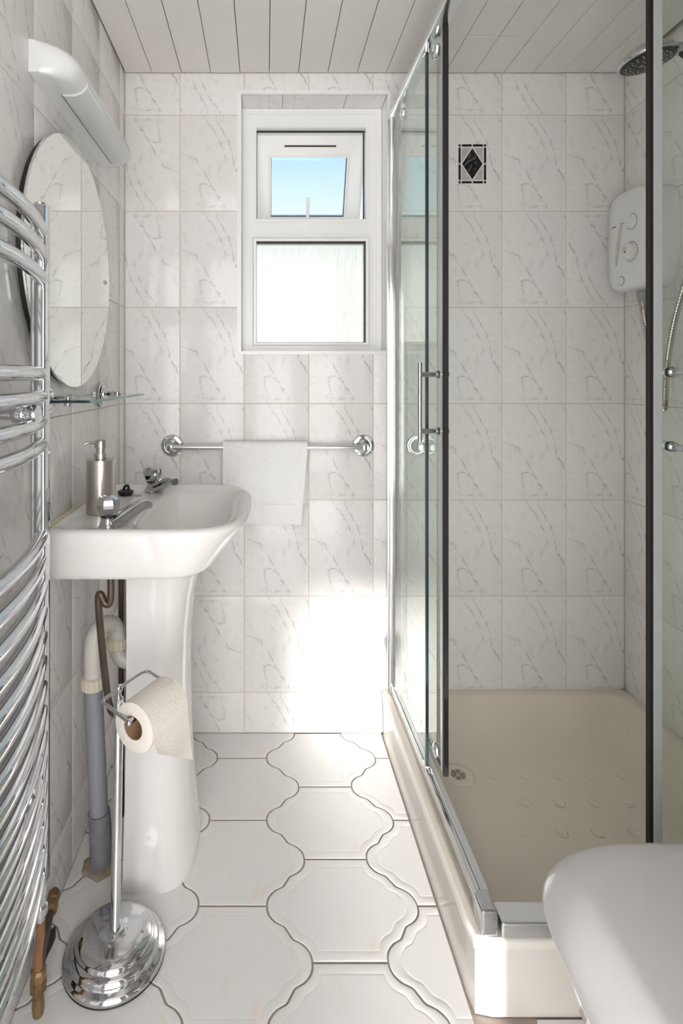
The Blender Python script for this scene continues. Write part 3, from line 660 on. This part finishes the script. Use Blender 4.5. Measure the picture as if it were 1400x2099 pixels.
lamp = empty('wall_light', label='white curved strip light above the mirror', cat='wall light')
lz = 1.655
prof = [(0, 0), (.045, 0), (.060, .001), (.070, .005), (.078, .012), (.0825, .021), (.083, .031), (.079, .042), (.070, .052), (.056, .060), (.038, .0645), (.018, .066), (0, .066)]
def lsec(y, s): return [(XL + .0004 + a * s, y, lz + .030 + (b - .030) * (.86 + .14 * s)) for a, b in prof]
bm = new(); loft(bm, [*[lsec(1.007 + d_, max(.30, math.sqrt(1 - ((.045 - d_) / .046) ** 2))) for d_ in (0, .002, .005, .010, .018, .030, .045)], *[lsec(1.476 - d_, max(.30, math.sqrt(1 - ((.045 - d_) / .046) ** 2))) for d_ in (.045, .030, .018, .010, .005, .002, 0)]])
obj('lamp_body', bm, 'lamp_white', lamp, 40)
bm = new(); loft(bm, [[(XL + a, y, lz + b) for a, b in ((.034, -.0005), (.036, -.003), (.060, -.003), (.074, .003), (.083, .013), (.0845, .022), (.080, .022), (.04, .004))] for y in (1.085, 1.435)])
obj('diffuser', bm, 'diffuser', lamp, 40)
bm = new(); box(bm, XL + .031, XL + .034, 1.085, 1.435, lz - .0006, lz + .002); obj('switch_slot', bm, 'greyp', lamp, 0)

# ================================================================== TOWEL RAIL AND TOWEL
rail = empty('towel_rail', label='chrome towel rail with round roses on the end wall below the window', cat='towel rail')
for xx in (-.289, .300):
    b = obj('rose', lathe(new(), [(0, 0), (.0335, 0), (.0335, .004), (.031, .0065), (.0275, .007), (.0265, .010), (.0225, .011), (.021, .0105), (.0195, .014), (.013, .017), (.0095, .020), (.0085, .032), (0, .032)], 40, at(xx, YB - .0003, .887, (0, -1, 0))), 'chrome', rail)
    obj('post', lathe(new(), [(0, .028), (.010, .030), (.0115, .036), (.0115, .048), (.009, .054), (0, .055)], 24, at(xx, YB, .887, (0, -1, 0))), 'chrome', rail)
bm = new(); tube(bm, [(-.289, YB - .043, .887), (.300, YB - .043, .887)], .0076, 18); obj('bar', bm, 'alu', rail)
bm = new(); nx, ty = 40, YB - .043
path = []                                    # side profile (y, z) front hem -> over the bar -> back hem
for k in range(22): path.append((ty - .0135 - .003 * math.sin(k * .25), .667 + (.885 - .667) * k / 21))
for k in range(1, 10): a = PI - PI * k / 10; path.append((ty + .0135 * math.cos(a), .887 + .0145 * math.sin(a)))
for k in range(18): path.append((ty + .0135 + .002 * math.sin(k * .4), .885 - (.885 - .715) * k / 17))
def tw(th):
    rows = []
    for j, (y, z) in enumerate(path):
        h = max(0, (.885 - z) / .22); row = []; fr = j < 22
        for i in range(nx + 1):
            u = i / nx; w0, w1 = -.1285, .1245 - .020 * h * (1 if fr else .3)
            d = (.0065 * h * math.sin(u * 10 + 1.2 + .5 * h) + .004 * h * math.sin(u * 23 + h)) * (1 if fr else .5) - (.006 * h * (1 - abs(2 * u - 1)) if fr else 0)
            if fr and z < .705: d += .0016 * math.sin(u * 150) * (1 if z < .695 else .4)
            nyy = -1 if j < 22 else (1 if j > 30 else 0); nz = 1 if 22 <= j <= 30 else 0
            row.append((w0 + (w1 - w0) * u, y + d + nyy * th, z + nz * th - (.006 * u if fr and j < 3 else 0)))
        rows.append(row)
    return rows
o_, i_ = tw(.0035), tw(0)
vo = [[bm.verts.new(p) for p in r_] for r_ in o_]; vi = [[bm.verts.new(p) for p in r_] for r_ in i_]
for a in range(len(vo) - 1):
    for b in range(nx):
        bm.faces.new((vo[a][b], vo[a][b + 1], vo[a + 1][b + 1], vo[a + 1][b])); bm.faces.new((vi[a][b], vi[a + 1][b], vi[a + 1][b + 1], vi[a][b + 1]))
    for b in (0, nx): bm.faces.new((vo[a][b], vo[a + 1][b], vi[a + 1][b], vi[a][b]))
for a in (0, -1):
    for b in range(nx): bm.faces.new((vo[a][b], vo[a][b + 1], vi[a][b + 1], vi[a][b]))
towel = tag(obj('hand_towel', bm, 'towel', None, 60), 'white hand towel folded over the chrome rail', 'towel')
bm = new(); box(bm, -.126, .106, ty - .0245, ty - .0205, .7185, .7215, .001, 1); obj('woven_band', bm, 'towel', towel)

# ================================================================== TOILET ROLL STAND
tp = empty('toilet_roll_stand', (-.288, 1.050, 0), label='freestanding chrome toilet roll stand with stepped round base', cat='roll stand')
obj('base', lathe(new(), [(0, .0016), (.0945, .0016), (.0955, .005), (.095, .010), (.090, .0145), (.0845, .0165), (.082, .019), (.0815, .024), (.0785, .0285), (.073, .031), (.070, .0325), (.069, .036), (.066, .0395), (.050, .0445), (.030, .0475), (.020, .049), (.0185, .0505), (.015, .052), (0, .052)], 64), 'chrome', tp, 50)
obj('base_pad', lathe(new(), [(0, 0), (.094, 0), (.0955, .0008), (.0955, .0016), (0, .0016)], 64), 'black', tp)
bm = new(); lathe(bm, [(0, .05), (.0095, .05), (.0105, .052), (.0105, .056), (.0092, .058), (.0092, .478), (.0082, .482), (.0088, .484), (.0088, .487), (.0055, .490), (.004, .494), (.004, .500), (0, .5)], 24, Matrix.Shear('XY', 4, (.016, 0)))
obj('pole', bm, 'chrome', tp, 40)
sphere(bm := new(), (.008, 0, .506), .0075); obj('ball', bm, 'chrome', tp)
zr = .506
arm = [(.053, -.104, zr), (.028, -.080, zr), (.0, -.055, zr + .0005), (-.009, -.046, zr + .001), (-.008, -.036, zr + .001), (.008, 0, zr), (.034, .047, zr), (.044, .058, zr), (.054, .058, zr), (.077, .037, zr), (.100, .014, zr)]
bm = new(); tube(bm, spline(arm, 6), .0032, 12); obj('wire_arm', bm, 'chrome', tp, 60)
sphere(bm := new(), (.053, -.104, zr), .006); obj('arm_tip', bm, 'chrome', tp)
ax = Vector((.476, .879, 0)).normalized()
bm = new(); tube(bm, [Vector((.053, -.104, zr)) + ax * -.001, Vector((.053, -.104, zr)) + ax * .116], .0045, 12); obj('spindle', bm, 'chrome', tp)
sphere(bm := new(), Vector((.053, -.104, zr)) + ax * .117, .0055); obj('arm_tip', bm, 'chrome', tp)
# roll
rl = empty('toilet_roll', label='part-used white toilet roll on the chrome stand with a loose sheet', cat='toilet roll')
rc_ = Vector((-.235, .946, .4905)); RR = .0425; LN = .098
mt = at(*(rc_ + ax * .010), ax)
bm = new(); lathe(bm, [(.0205, 0), (RR - .002, 0), (RR, .0015), (RR, LN - .0015), (RR - .002, LN), (.0205, LN)], 56, mt); obj('paper', bm, 'paper', rl, 40)
bm = new(); lathe(bm, [(.0207, .0004), (.0193, .0004), (.0193, LN - .0004), (.0207, LN - .0004)], 40, mt); obj('cardboard_core', bm, 'card', rl, 40)
sd = Vector((0, 0, 1)).cross(ax).normalized() * -1       # horizontal, towards the room (+x, -y)
bm = new(); rows = []
pr = []
for k in range(9):
    a = R(70) - R(78) * k / 8; pr.append((RR + .0008) * math.cos(a) * sd + Vector((0, 0, (RR + .0008) * math.sin(a))))
last = pr[-1]
for k in range(1, 12): pr.append(last + sd * (.012 * (k / 11) ** .8) + Vector((0, 0, -.020 * k / 11)))
for th in (0, .0007):
    rows.append([[rc_ + ax * (.010 + LN * t) + p * (1 + th / RR) + sd * (.0022 * math.sin(t * 7 + q * .3) * max(0, q - 9) / 11) + Vector((0, 0, -.070 * t * max(0, q - 8) / 11)) for t in [i / 12 for i in range(13)]] for q, p in enumerate(pr)])
va, vb = [[[bm.verts.new(p) for p in r_] for r_ in rr_] for rr_ in rows]
for a in range(len(pr) - 1):
    for b in range(12):
        bm.faces.new((va[a][b], va[a][b + 1], va[a + 1][b + 1], va[a + 1][b])); bm.faces.new((vb[a][b], vb[a + 1][b], vb[a + 1][b + 1], vb[a][b + 1]))
    for b in (0, 12): bm.faces.new((va[a][b], va[a + 1][b], vb[a + 1][b], vb[a][b]))
for b in range(12): bm.faces.new((va[-1][b], va[-1][b + 1], vb[-1][b + 1], vb[-1][b])); bm.faces.new((va[0][b], va[0][b + 1], vb[0][b + 1], vb[0][b]))
obj('loose_sheet', bm, 'paper', rl, 60)

# ================================================================== SHOWER TRAY
tray = empty('shower_tray', label='cream shower tray with a raised lip in the right-hand corner', cat='shower tray')
tcx, tcy = (TX0 + XR) / 2, (TY0 + YB) / 2
def tl(x0, x1, y0, y1, n, z):
    cx, cy = (x0 + x1) / 2, (y0 + y1) / 2
    return sup(cx, cy, (x1 - x0) / 2, (x1 - x0) / 2, (y1 - y0) / 2, n, n, z, 128)
e = .0008
bm = new(); loft(bm, [tl(TX0 + .004, XR - e, TY0 + .004, YB - e, 60, .0), tl(TX0 + .004, XR - e, TY0 + .004, YB - e, 60, .112), tl(TX0, XR - e, TY0, YB - e, 60, .118), tl(TX0, XR - e, TY0, YB - e, 60, .129), tl(TX0 + .002, XR - e, TY0 + .002, YB - e, 60, .1335), tl(TX0 + .006, XR - e, TY0 + .006, YB - e, 60, TZ)], cap0=True, cap1=False)
obj('skirt', bm, 'trayside', tray, 50)
bm = new(); loft(bm, [tl(TX0 + .006, XR - e, TY0 + .006, YB - e, 60, TZ), tl(TX0 + .060, XR - .024, TY0 + .055, YB - .028, 18, TZ + .0005), tl(TX0 + .065, XR - .030, TY0 + .060, YB - .034, 16, TZ - .003),
      tl(TX0 + .072, XR - .040, TY0 + .068, YB - .046, 13, .112), tl(TX0 + .082, XR - .054, TY0 + .080, YB - .070, 10, .078), tl(TX0 + .094, XR - .068, TY0 + .094, YB - .105, 8, .056), tl(TX0 + .108, XR - .085, TY0 + .110, YB - .145, 7, .047), tl(TX0 + .14, XR - .13, TY0 + .15, YB - .19, 6, .0445), tl(tcx - .05, tcx + .05, tcy - .05, tcy + .05, 4, .043)], cap0=False, cap1=True)
obj('basin', bm, 'tray', tray, 60)
dr = obj('drain', lathe(new(), [(0, .0445), (.0215, .0468), (.022, .0480), (.030, .0490), (.040, .0480), (.0418, .0465), (.0418, .042)], 40, Matrix.Translation((.509, 1.458, 0))), 'tray', tray, 40)
dr['label'] = 'round cream drain grate'
for k in range(6):
    a = 2 * PI * k / 6 + .2
    bm = new(); pts = [(r_ * math.cos(a + d_), r_ * math.sin(a + d_)) for r_, d_ in ((.006, -.3), (.0185, -.40), (.0200, 0), (.0185, .40), (.006, .3))]
    vs = [bm.verts.new((.509 + p[0], 1.458 + p[1], .0472)) for p in pts]; f = bm.faces.new(vs); ex = bmesh.ops.extrude_face_region(bm, geom=[f]); bmesh.ops.translate(bm, verts=[v for v in ex['geom'] if isinstance(v, bmesh.types.BMVert)], vec=(0, 0, -.002))
    obj('drain_slot', bm, 'mortar', dr, 0)
dm = mesh(lathe(new(), [(.0135, 0), (.0125, .0008), (.0105, .0009), (.0095, .0002), (0, .0002)], 20), 'anti_slip_ring', 'tray', 50)
for i in range(5):
    for j in range(5):
        obj('anti_slip_ring', dm, None, tray, loc=(.60 + i * .085 + (.042 if j % 2 else 0), 1.10 + j * .088, .0442))

# ================================================================== SHOWER ENCLOSURE
enc = empty('shower_enclosure', label='corner shower enclosure with chrome frame and sliding glass doors', cat='shower enclosure')
GX, GDX = .386, .403          # side plane: fixed pane and door
GY, GDY = .957, .973          # front plane: fixed pane and door
ZB, ZT = .1355, 1.905
def pane(name, par, x0, x1, y0, y1, z0, z1):
    bm = box(new(), x0, x1, y0, y1, z0, z1); bm.normal_update()
    thinx = (x1 - x0) < (y1 - y0)
    for f in bm.faces:
        f.material_index = 0 if (abs(f.normal.x) > .5) == thinx and abs(f.normal.z) < .5 else 1
    return obj(name, bm, ('glass', 'edge'), par, 0)
bm = new()
for z0, z1 in ((ZB, .162), (1.884, ZT)): box(bm, .372, .414, .985, YB - .030, z0, z1, .003, 2); 
obj('side_rail', box(new(), .379, .411, .985, YB - .030, ZB, .160, .004, 3), 'alu', enc); bm.free()
bm = new(); box(bm, .378, .382, .985, YB - .03, .162, .170, .0008, 1); box(bm, .392, .396, .985, YB - .03, .162, .168, .0008, 1); obj('side_track', bm, 'alu', enc, 30)
obj('side_rail', box(new(), .374, .412, .985, YB - .030, 1.886, ZT, .004, 3), 'alu', enc)
obj('front_rail', box(new(), .405, XR - .030, .944, .986, ZB, .162, .004, 3), 'alu', enc)
obj('front_rail', box(new(), .405, XR - .030, .946, .984, 1.886, ZT, .004, 3), 'alu', enc)
for z0, z1 in ((ZB, .180), (1.870, ZT + .004)):
    obj('corner_block', box(new(), .3715, .400, .9475, .990, z0, z1, .0045, 3), 'chrome', enc)
obj('wall_channel', box(new(), .376, .398, YB - .032, YB - .0004, ZB, ZT, .003, 2), 'alu', enc)
obj('wall_channel', box(new(), .371, .378, YB - .020, YB - .0004, ZB, ZT - .02, .002, 2), 'alu', enc)
obj('wall_channel', box(new(), XR - .032, XR - .0004, .946, .968, ZB, ZT, .003, 2), 'alu', enc)
fp = pane('fixed_pane', enc, GX - .003, GX + .003, 1.322, YB - .022, .155, 1.895)
obj('grey_seal', box(new(), GX - .0036, GX + .0036, 1.318, 1.324, .168, 1.880), 'edge', fp, 0)
pane('fixed_pane', enc, .790, XR - .022, GY - .003, GY + .003, .155, 1.895)
door1 = pane('sliding_door', enc, GDX - .003, GDX + .003, 1.240, 1.655, .205, 1.888)
door2 = pane('sliding_door', enc, .682, XR - .016, GDY - .003, GDY + .003, .205, 1.888)
bm = new(); box(bm, GDX - .0060, GDX + .0050, 1.228, 1.240, .206, 1.887, .002, 1); obj('magnetic_seal', bm, 'seal', door1, 30)['label'] = 'black seal strip'
bm = new(); box(bm, GDX - .0045, GDX + .0045, 1.240, 1.256, .206, 1.887, .001, 1); obj('seal_carrier', bm, 'wseal', door1, 30)
bm = new(); box(bm, .6725, .6825, GDY - .0042, GDY + .0042, .206, 1.887, .002, 1); obj('magnetic_seal', bm, 'seal', door2, 30)['label'] = 'black seal strip'
bm = new(); box(bm, .6825, .698, GDY - .0045, GDY + .0045, .206, 1.887, .001, 1); obj('seal_carrier', bm, 'wseal', door2, 30)
def handle(par, p, d):
    """two stand-offs along d from the glass and a bar"""
    d = Vector(d); h = obj('handle', tube(new(), [Vector(p) + d * .047 + Vector((0, 0, .0955)), Vector(p) + d * .047 + Vector((0, 0, -.0855))], .0052, 16), 'chrome', par)
    h['label'] = 'chrome bar handle'
    for z in (.068, -.063):
        q_ = Vector(p) + Vector((0, 0, z))
        obj('standoff', lathe(new(), [(0, .003), (.0085, .003), (.0085, .006), (.0085, .0105), (.006, .012), (.0058, .047), (0, .047)], 20, at(*q_, d)), 'chrome', h)
        obj('washer', lathe(new(), [(0, .0032), (.0092, .0032), (.0092, .0055), (0, .0055)], 20, at(*q_, d)), 'black', h)
        obj('inner_knob', lathe(new(), [(0, .003), (.0085, .003), (.0085, .006), (.007, .012), (.0085, .016), (.006, .020), (0, .021)], 20, at(*q_, -d)), 'chrome', h)
handle(door1, (GDX, 1.274, 1.037), (-1, 0, 0))
handle(door2, (.714, GDY, 1.040), (0, -1, 0))
def roller(par, p, d):
    r_ = obj('roller', lathe(new(), [(0, .003), (.017, .003), (.018, .005), (.017, .009), (.012, .0115), (.0, .012)], 24, at(*p, d)), 'chrome', par)
    obj('roller_wheel', lathe(new(), [(0, .003), (.011, .003), (.012, .006), (.010, .010), (0, .010)], 20, at(*p, -Vector(d))), 'white_plastic', r_)
for z in (1.862, .226):
    roller(door1, (GDX, 1.290, z), (-1, 0, 0)); roller(door1, (GDX, 1.60, z), (-1, 0, 0)); roller(door2, (.73, GDY, z), (0, -1, 0)); roller(door2, (1.05, GDY, z), (0, -1, 0))
for z in (1.882, .163):
    obj('pane_clip', box(new(), GX - .007, GX + .007, 1.310, 1.334, z - .010, z + .010, .003, 2), 'chrome', enc)

# ================================================================== SHOWER UNIT, HEAD, HOSE
unit = empty('electric_shower', label='white electric shower unit with dials on the right wall', cat='shower unit')
uy, uz, uw, uh = 1.557, 1.487, .0885, .143
def ul(x, s, sh_, n=5):
    o = []
    for i in range(64):
        t = 2 * PI * i / 64; c, s_ = math.cos(t), math.sin(t); r = (abs(c / (uw * s)) ** n + abs(s_ / (uh * sh_)) ** n) ** (-1 / n)
        zz = uz + r * s_; o.append((x, uy + r * c * (1 + .10 * (uz - zz) / uh * 0), zz))
    return o
obj('back_plate', loft(new(), [ul(XR - .0006, .97, .98), ul(XR - .030, .97, .98)]), 'white_plastic', unit, 40)
obj('cover', loft(new(), [ul(XR - .0305, 1, 1), ul(XR - .066, 1, 1), ul(XR - .078, .985, .99), ul(XR - .086, .95, .965, 4.5), ul(XR - .090, .90, .93, 4), ul(XR - .092, .6, .7, 3)]), 'white_plastic', unit, 50)
FX = XR - .0915
def disc(name, y, z, prof, m, par=unit, seg=32): return obj(name, lathe(new(), prof, seg, at(FX, y, z, (-1, 0, 0))), m, par)
k1 = disc('power_dial', 1.528, 1.531, [(.0, .0), (.021, 0), (.020, .004), (.0165, .006), (.016, .012), (0, .0125)], 'white_plastic')
disc('dial_gap', 1.528, 1.531, [(.0215, .0003), (.0215, .0012), (.0228, .0012), (.0228, .0003)], 'greyp', k1)
bm = new(); tube(bm, [(FX - .010, 1.528, 1.531), (FX - .012, 1.565, 1.541)], .0032, 8); obj('dial_pointer', bm, 'white_plastic', k1)
disc('dial_mark', 1.5285, 1.5285, [(0, .0127), (.0035, .0127), (.0035, .0132), (0, .0132)], 'pinkp', k1)
k2 = disc('temperature_dial', 1.531, 1.448, [(.0, .0), (.0265, 0), (.026, .003), (.0225, .005), (.022, .011), (.020, .013), (0, .0135)], 'white_plastic')
disc('dial_gap', 1.531, 1.448, [(.0268, .0003), (.0268, .0012), (.0283, .0012), (.0283, .0003)], 'greyp', k2)
disc('dial_window', 1.541, 1.456, [(0, .0137), (.0085, .0137), (.0085, .0142), (0, .0142)], 'yellowed', k2)
disc('dial_mark', 1.537, 1.447, [(0, .0143), (.0022, .0143), (.0022, .0150), (0, .0150)], 'slot', k2, 12)
for a in range(-60, 61, 24): disc('dial_tick', 1.531 - .0245 * math.cos(R(a)), 1.448 + .0245 * math.sin(R(a)), [(0, .0042), (.0011, .0042), (.0011, .0052), (0, .0052)], 'blue', k2, 8)
b1 = disc('start_button', 1.574, 1.373, [(0, -.001), (.0125, -.001), (.0125, .0012), (.0112, .003), (0, .0035)], 'white_plastic')
disc('button_gap', 1.574, 1.373, [(.0126, .0), (.0135, .0), (.0135, .0009), (.0126, .0009)], 'slot', b1)
bm = new(); rows = []
for k in range(14):
    t = k / 13; zz = 1.545 - .125 * t; yc = 1.5655 + .030 * t ** .7; hw = .0062 * math.sin(PI * (.12 + .80 * t)) + .001
    rows.append([(FX - .0022 - .0 * t, yc - hw, zz), (FX - .0026, yc + hw, zz), (FX + .006, yc + hw, zz), (FX + .006, yc - hw, zz)])
loft(bm, rows); obj('scale_panel', bm, 'pinkp', unit, 40)
bm = new(); box(bm, FX - .0012, FX + .004, 1.598, 1.6145, 1.5330, 1.5365); lg = obj('maker_print', bm, 'blue', unit, 0); 
lg.location = (0, 0, 0)
bm = new(); lathe(bm, [(0, 0), (.0125, 0), (.0135, .010), (.0115, .026), (.0095, .036), (0, .036)], 20, at(1.062, 1.556, 1.345, (0, -.05, -1))); obj('outlet', bm, 'greyp', unit)
# hose
hp = spline([(1.062, 1.5535, 1.312), (1.061, 1.540, 1.25), (1.058, 1.510, 1.17), (1.052, 1.470, 1.09), (1.046, 1.452, 1.035), (1.040, 1.440, 1.018), (1.034, 1.430, 1.035), (1.030, 1.420, 1.09), (1.028, 1.408, 1.16), (1.028, 1.385, 1.25), (1.03, 1.345, 1.36), (1.03, 1.30, 1.50), (1.028, 1.262, 1.63), (1.026, 1.238, 1.74), (1.020, 1.226, 1.795)], 40)
bm = new(); tube(bm, hp, .0090, 12, rf=lambda t: .0088 + .0011 * math.cos(2 * PI * t * 190)); tag(obj('shower_hose', bm, 'hose', None, 80), 'ribbed metal shower hose looping below the electric shower', 'hose')
# rail and handset
rr = empty('riser_rail', label='chrome riser rail holding the shower head on the right wall', cat='rail')
bm = new(); tube(bm, [(1.058, 1.215, 1.30), (1.058, 1.215, 1.93)], .009, 16); obj('rail', bm, 'chrome', rr)
for z in (1.31, 1.92): bm = new(); cyl(bm, (XR - .0004, 1.215, z), (-1, 0, 0), .012, .062, 20, .003); obj('rail_end', bm, 'chrome', rr)
bm = new(); box(bm, 1.030, 1.078, 1.195, 1.235, 1.80, 1.85, .008, 3); obj('slider', bm, 'black', rr)
hd = empty('hand_shower', label='round chrome hand shower with a black nozzle face', cat='hand shower')
hn = Vector((.14, -.04, -1)).normalized(); hc = Vector((.847, 1.222, 1.803))
hm = at(*hc, hn)
obj('shell', lathe(new(), [(0, -.030), (.018, -.029), (.036, -.024), (.050, -.014), (.0575, -.004), (.0585, .001), (.0565, .004), (.053, .0045)], 48, hm), 'chrome', hd, 50)
fc = obj('nozzle_face', lathe(new(), [(.054, .002), (.0535, .0045), (.048, .0068), (.030, .0085), (.0, .009)], 48, hm), 'face', hd, 40)
noz = mesh(lathe(new(), [(.0019, -.001), (.0017, .0017), (0, .0020)], 8), 'nozzle', 'nozzle')
for rr_, cnt in ((.042, 22), (.034, 16), (.026, 10)):
    for k in range(cnt):
        a = 2 * PI * k / cnt + rr_ * 30; o = obj('nozzle', noz, None, fc); o.matrix_local = hm @ Matrix.Translation((rr_ * math.cos(a), rr_ * math.sin(a), .0072 if rr_ > .04 else .0082))
ringm = mesh(lathe(new(), [(.0042, -.001), (.0042, .0014), (.0026, .0014), (.0026, -.001)], 12), 'spray_port', 'nozzle')
for k in range(5):
    a = 2 * PI * k / 5; o = obj('spray_port', ringm, None, fc); o.matrix_local = hm @ Matrix.Translation((.013 * math.cos(a), .013 * math.sin(a), .0085))
bm = new(); tube(bm, spline([hc + Vector((.030, 0, .016)), hc + Vector((.060, 0, .024)), (.965, 1.222, 1.832), (1.020, 1.221, 1.832)], 8), .013, 16, rf=lambda t: .020 - .008 * min(1, t * 2)); obj('handle', bm, 'chrome', hd, 60)
bm = new(); cyl(bm, hc + Vector((.050, -.030, -.002)), (.55, -.35, -.8), .0058, .022, 14, .002); obj('selector_lever', bm, 'black', hd)
bm = new(); cyl(bm, (1.020, 1.2235, 1.826), (0, .05, -1), .0105, .034, 18, .002); obj('hose_nut', bm, 'chrome', hd)

# ================================================================== TOILET
wc = empty('toilet', label='white toilet with closed rounded lid in front of the shower', cat='toilet')
WY = .596
def wl(x0, x1, w_, nf, nb, z):
    c = x0 + .20; return sup(-c, WY, x1 - c, .20, w_, nb, nf, z, 72)
def fl(l): return [(-x, y, z) for x, y, z in l]
bm = new(); loft(bm, [fl(wl(.47, .98, .115, 2.4, 6, 0)), fl(wl(.475, .98, .11, 2.4, 6, .04)), fl(wl(.48, .96, .105, 2.4, 6, .14)), fl(wl(.45, .95, .125, 2.4, 6, .22)), fl(wl(.395, .94, .165, 2.6, 6, .31)), fl(wl(.366, .93, .182, 2.8, 6, .355)), fl(wl(.362, .93, .184, 2.8, 6, .378)), fl(wl(.370, .925, .178, 2.8, 6, .384))])
obj('pan', bm, 'ceramic', wc, 60)
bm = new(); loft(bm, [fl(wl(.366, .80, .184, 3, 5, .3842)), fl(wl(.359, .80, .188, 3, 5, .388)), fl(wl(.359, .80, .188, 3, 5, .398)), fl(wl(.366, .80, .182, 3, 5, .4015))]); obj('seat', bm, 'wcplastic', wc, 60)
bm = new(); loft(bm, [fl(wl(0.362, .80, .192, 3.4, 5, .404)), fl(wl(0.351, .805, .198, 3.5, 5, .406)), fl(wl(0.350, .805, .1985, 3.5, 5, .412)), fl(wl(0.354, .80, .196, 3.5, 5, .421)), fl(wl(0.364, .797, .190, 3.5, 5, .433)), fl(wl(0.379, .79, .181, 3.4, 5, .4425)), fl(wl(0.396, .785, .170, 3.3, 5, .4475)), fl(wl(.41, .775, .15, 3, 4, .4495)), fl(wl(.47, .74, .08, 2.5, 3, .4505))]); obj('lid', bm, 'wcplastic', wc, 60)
for dy in (-.075, .075): bm = new(); cyl(bm, (.815, WY + dy - .02, .405), (0, 1, 0), .012, .04, 18, .002); obj('hinge', bm, 'chrome', wc)
obj('cistern', box(new(), .895, XR - .001, WY - .185, WY + .185, .384, .760, .018, 4), 'ceramic', wc)
obj('cistern_lid', box(new(), .888, XR - .001, WY - .192, WY + .192, .761, .792, .010, 3), 'ceramic', wc)
bm = new(); cyl(bm, (.99, WY, .7918), (0, 0, 1), .022, .008, 28, .002); obj('flush_button', bm, 'chrome', wc)
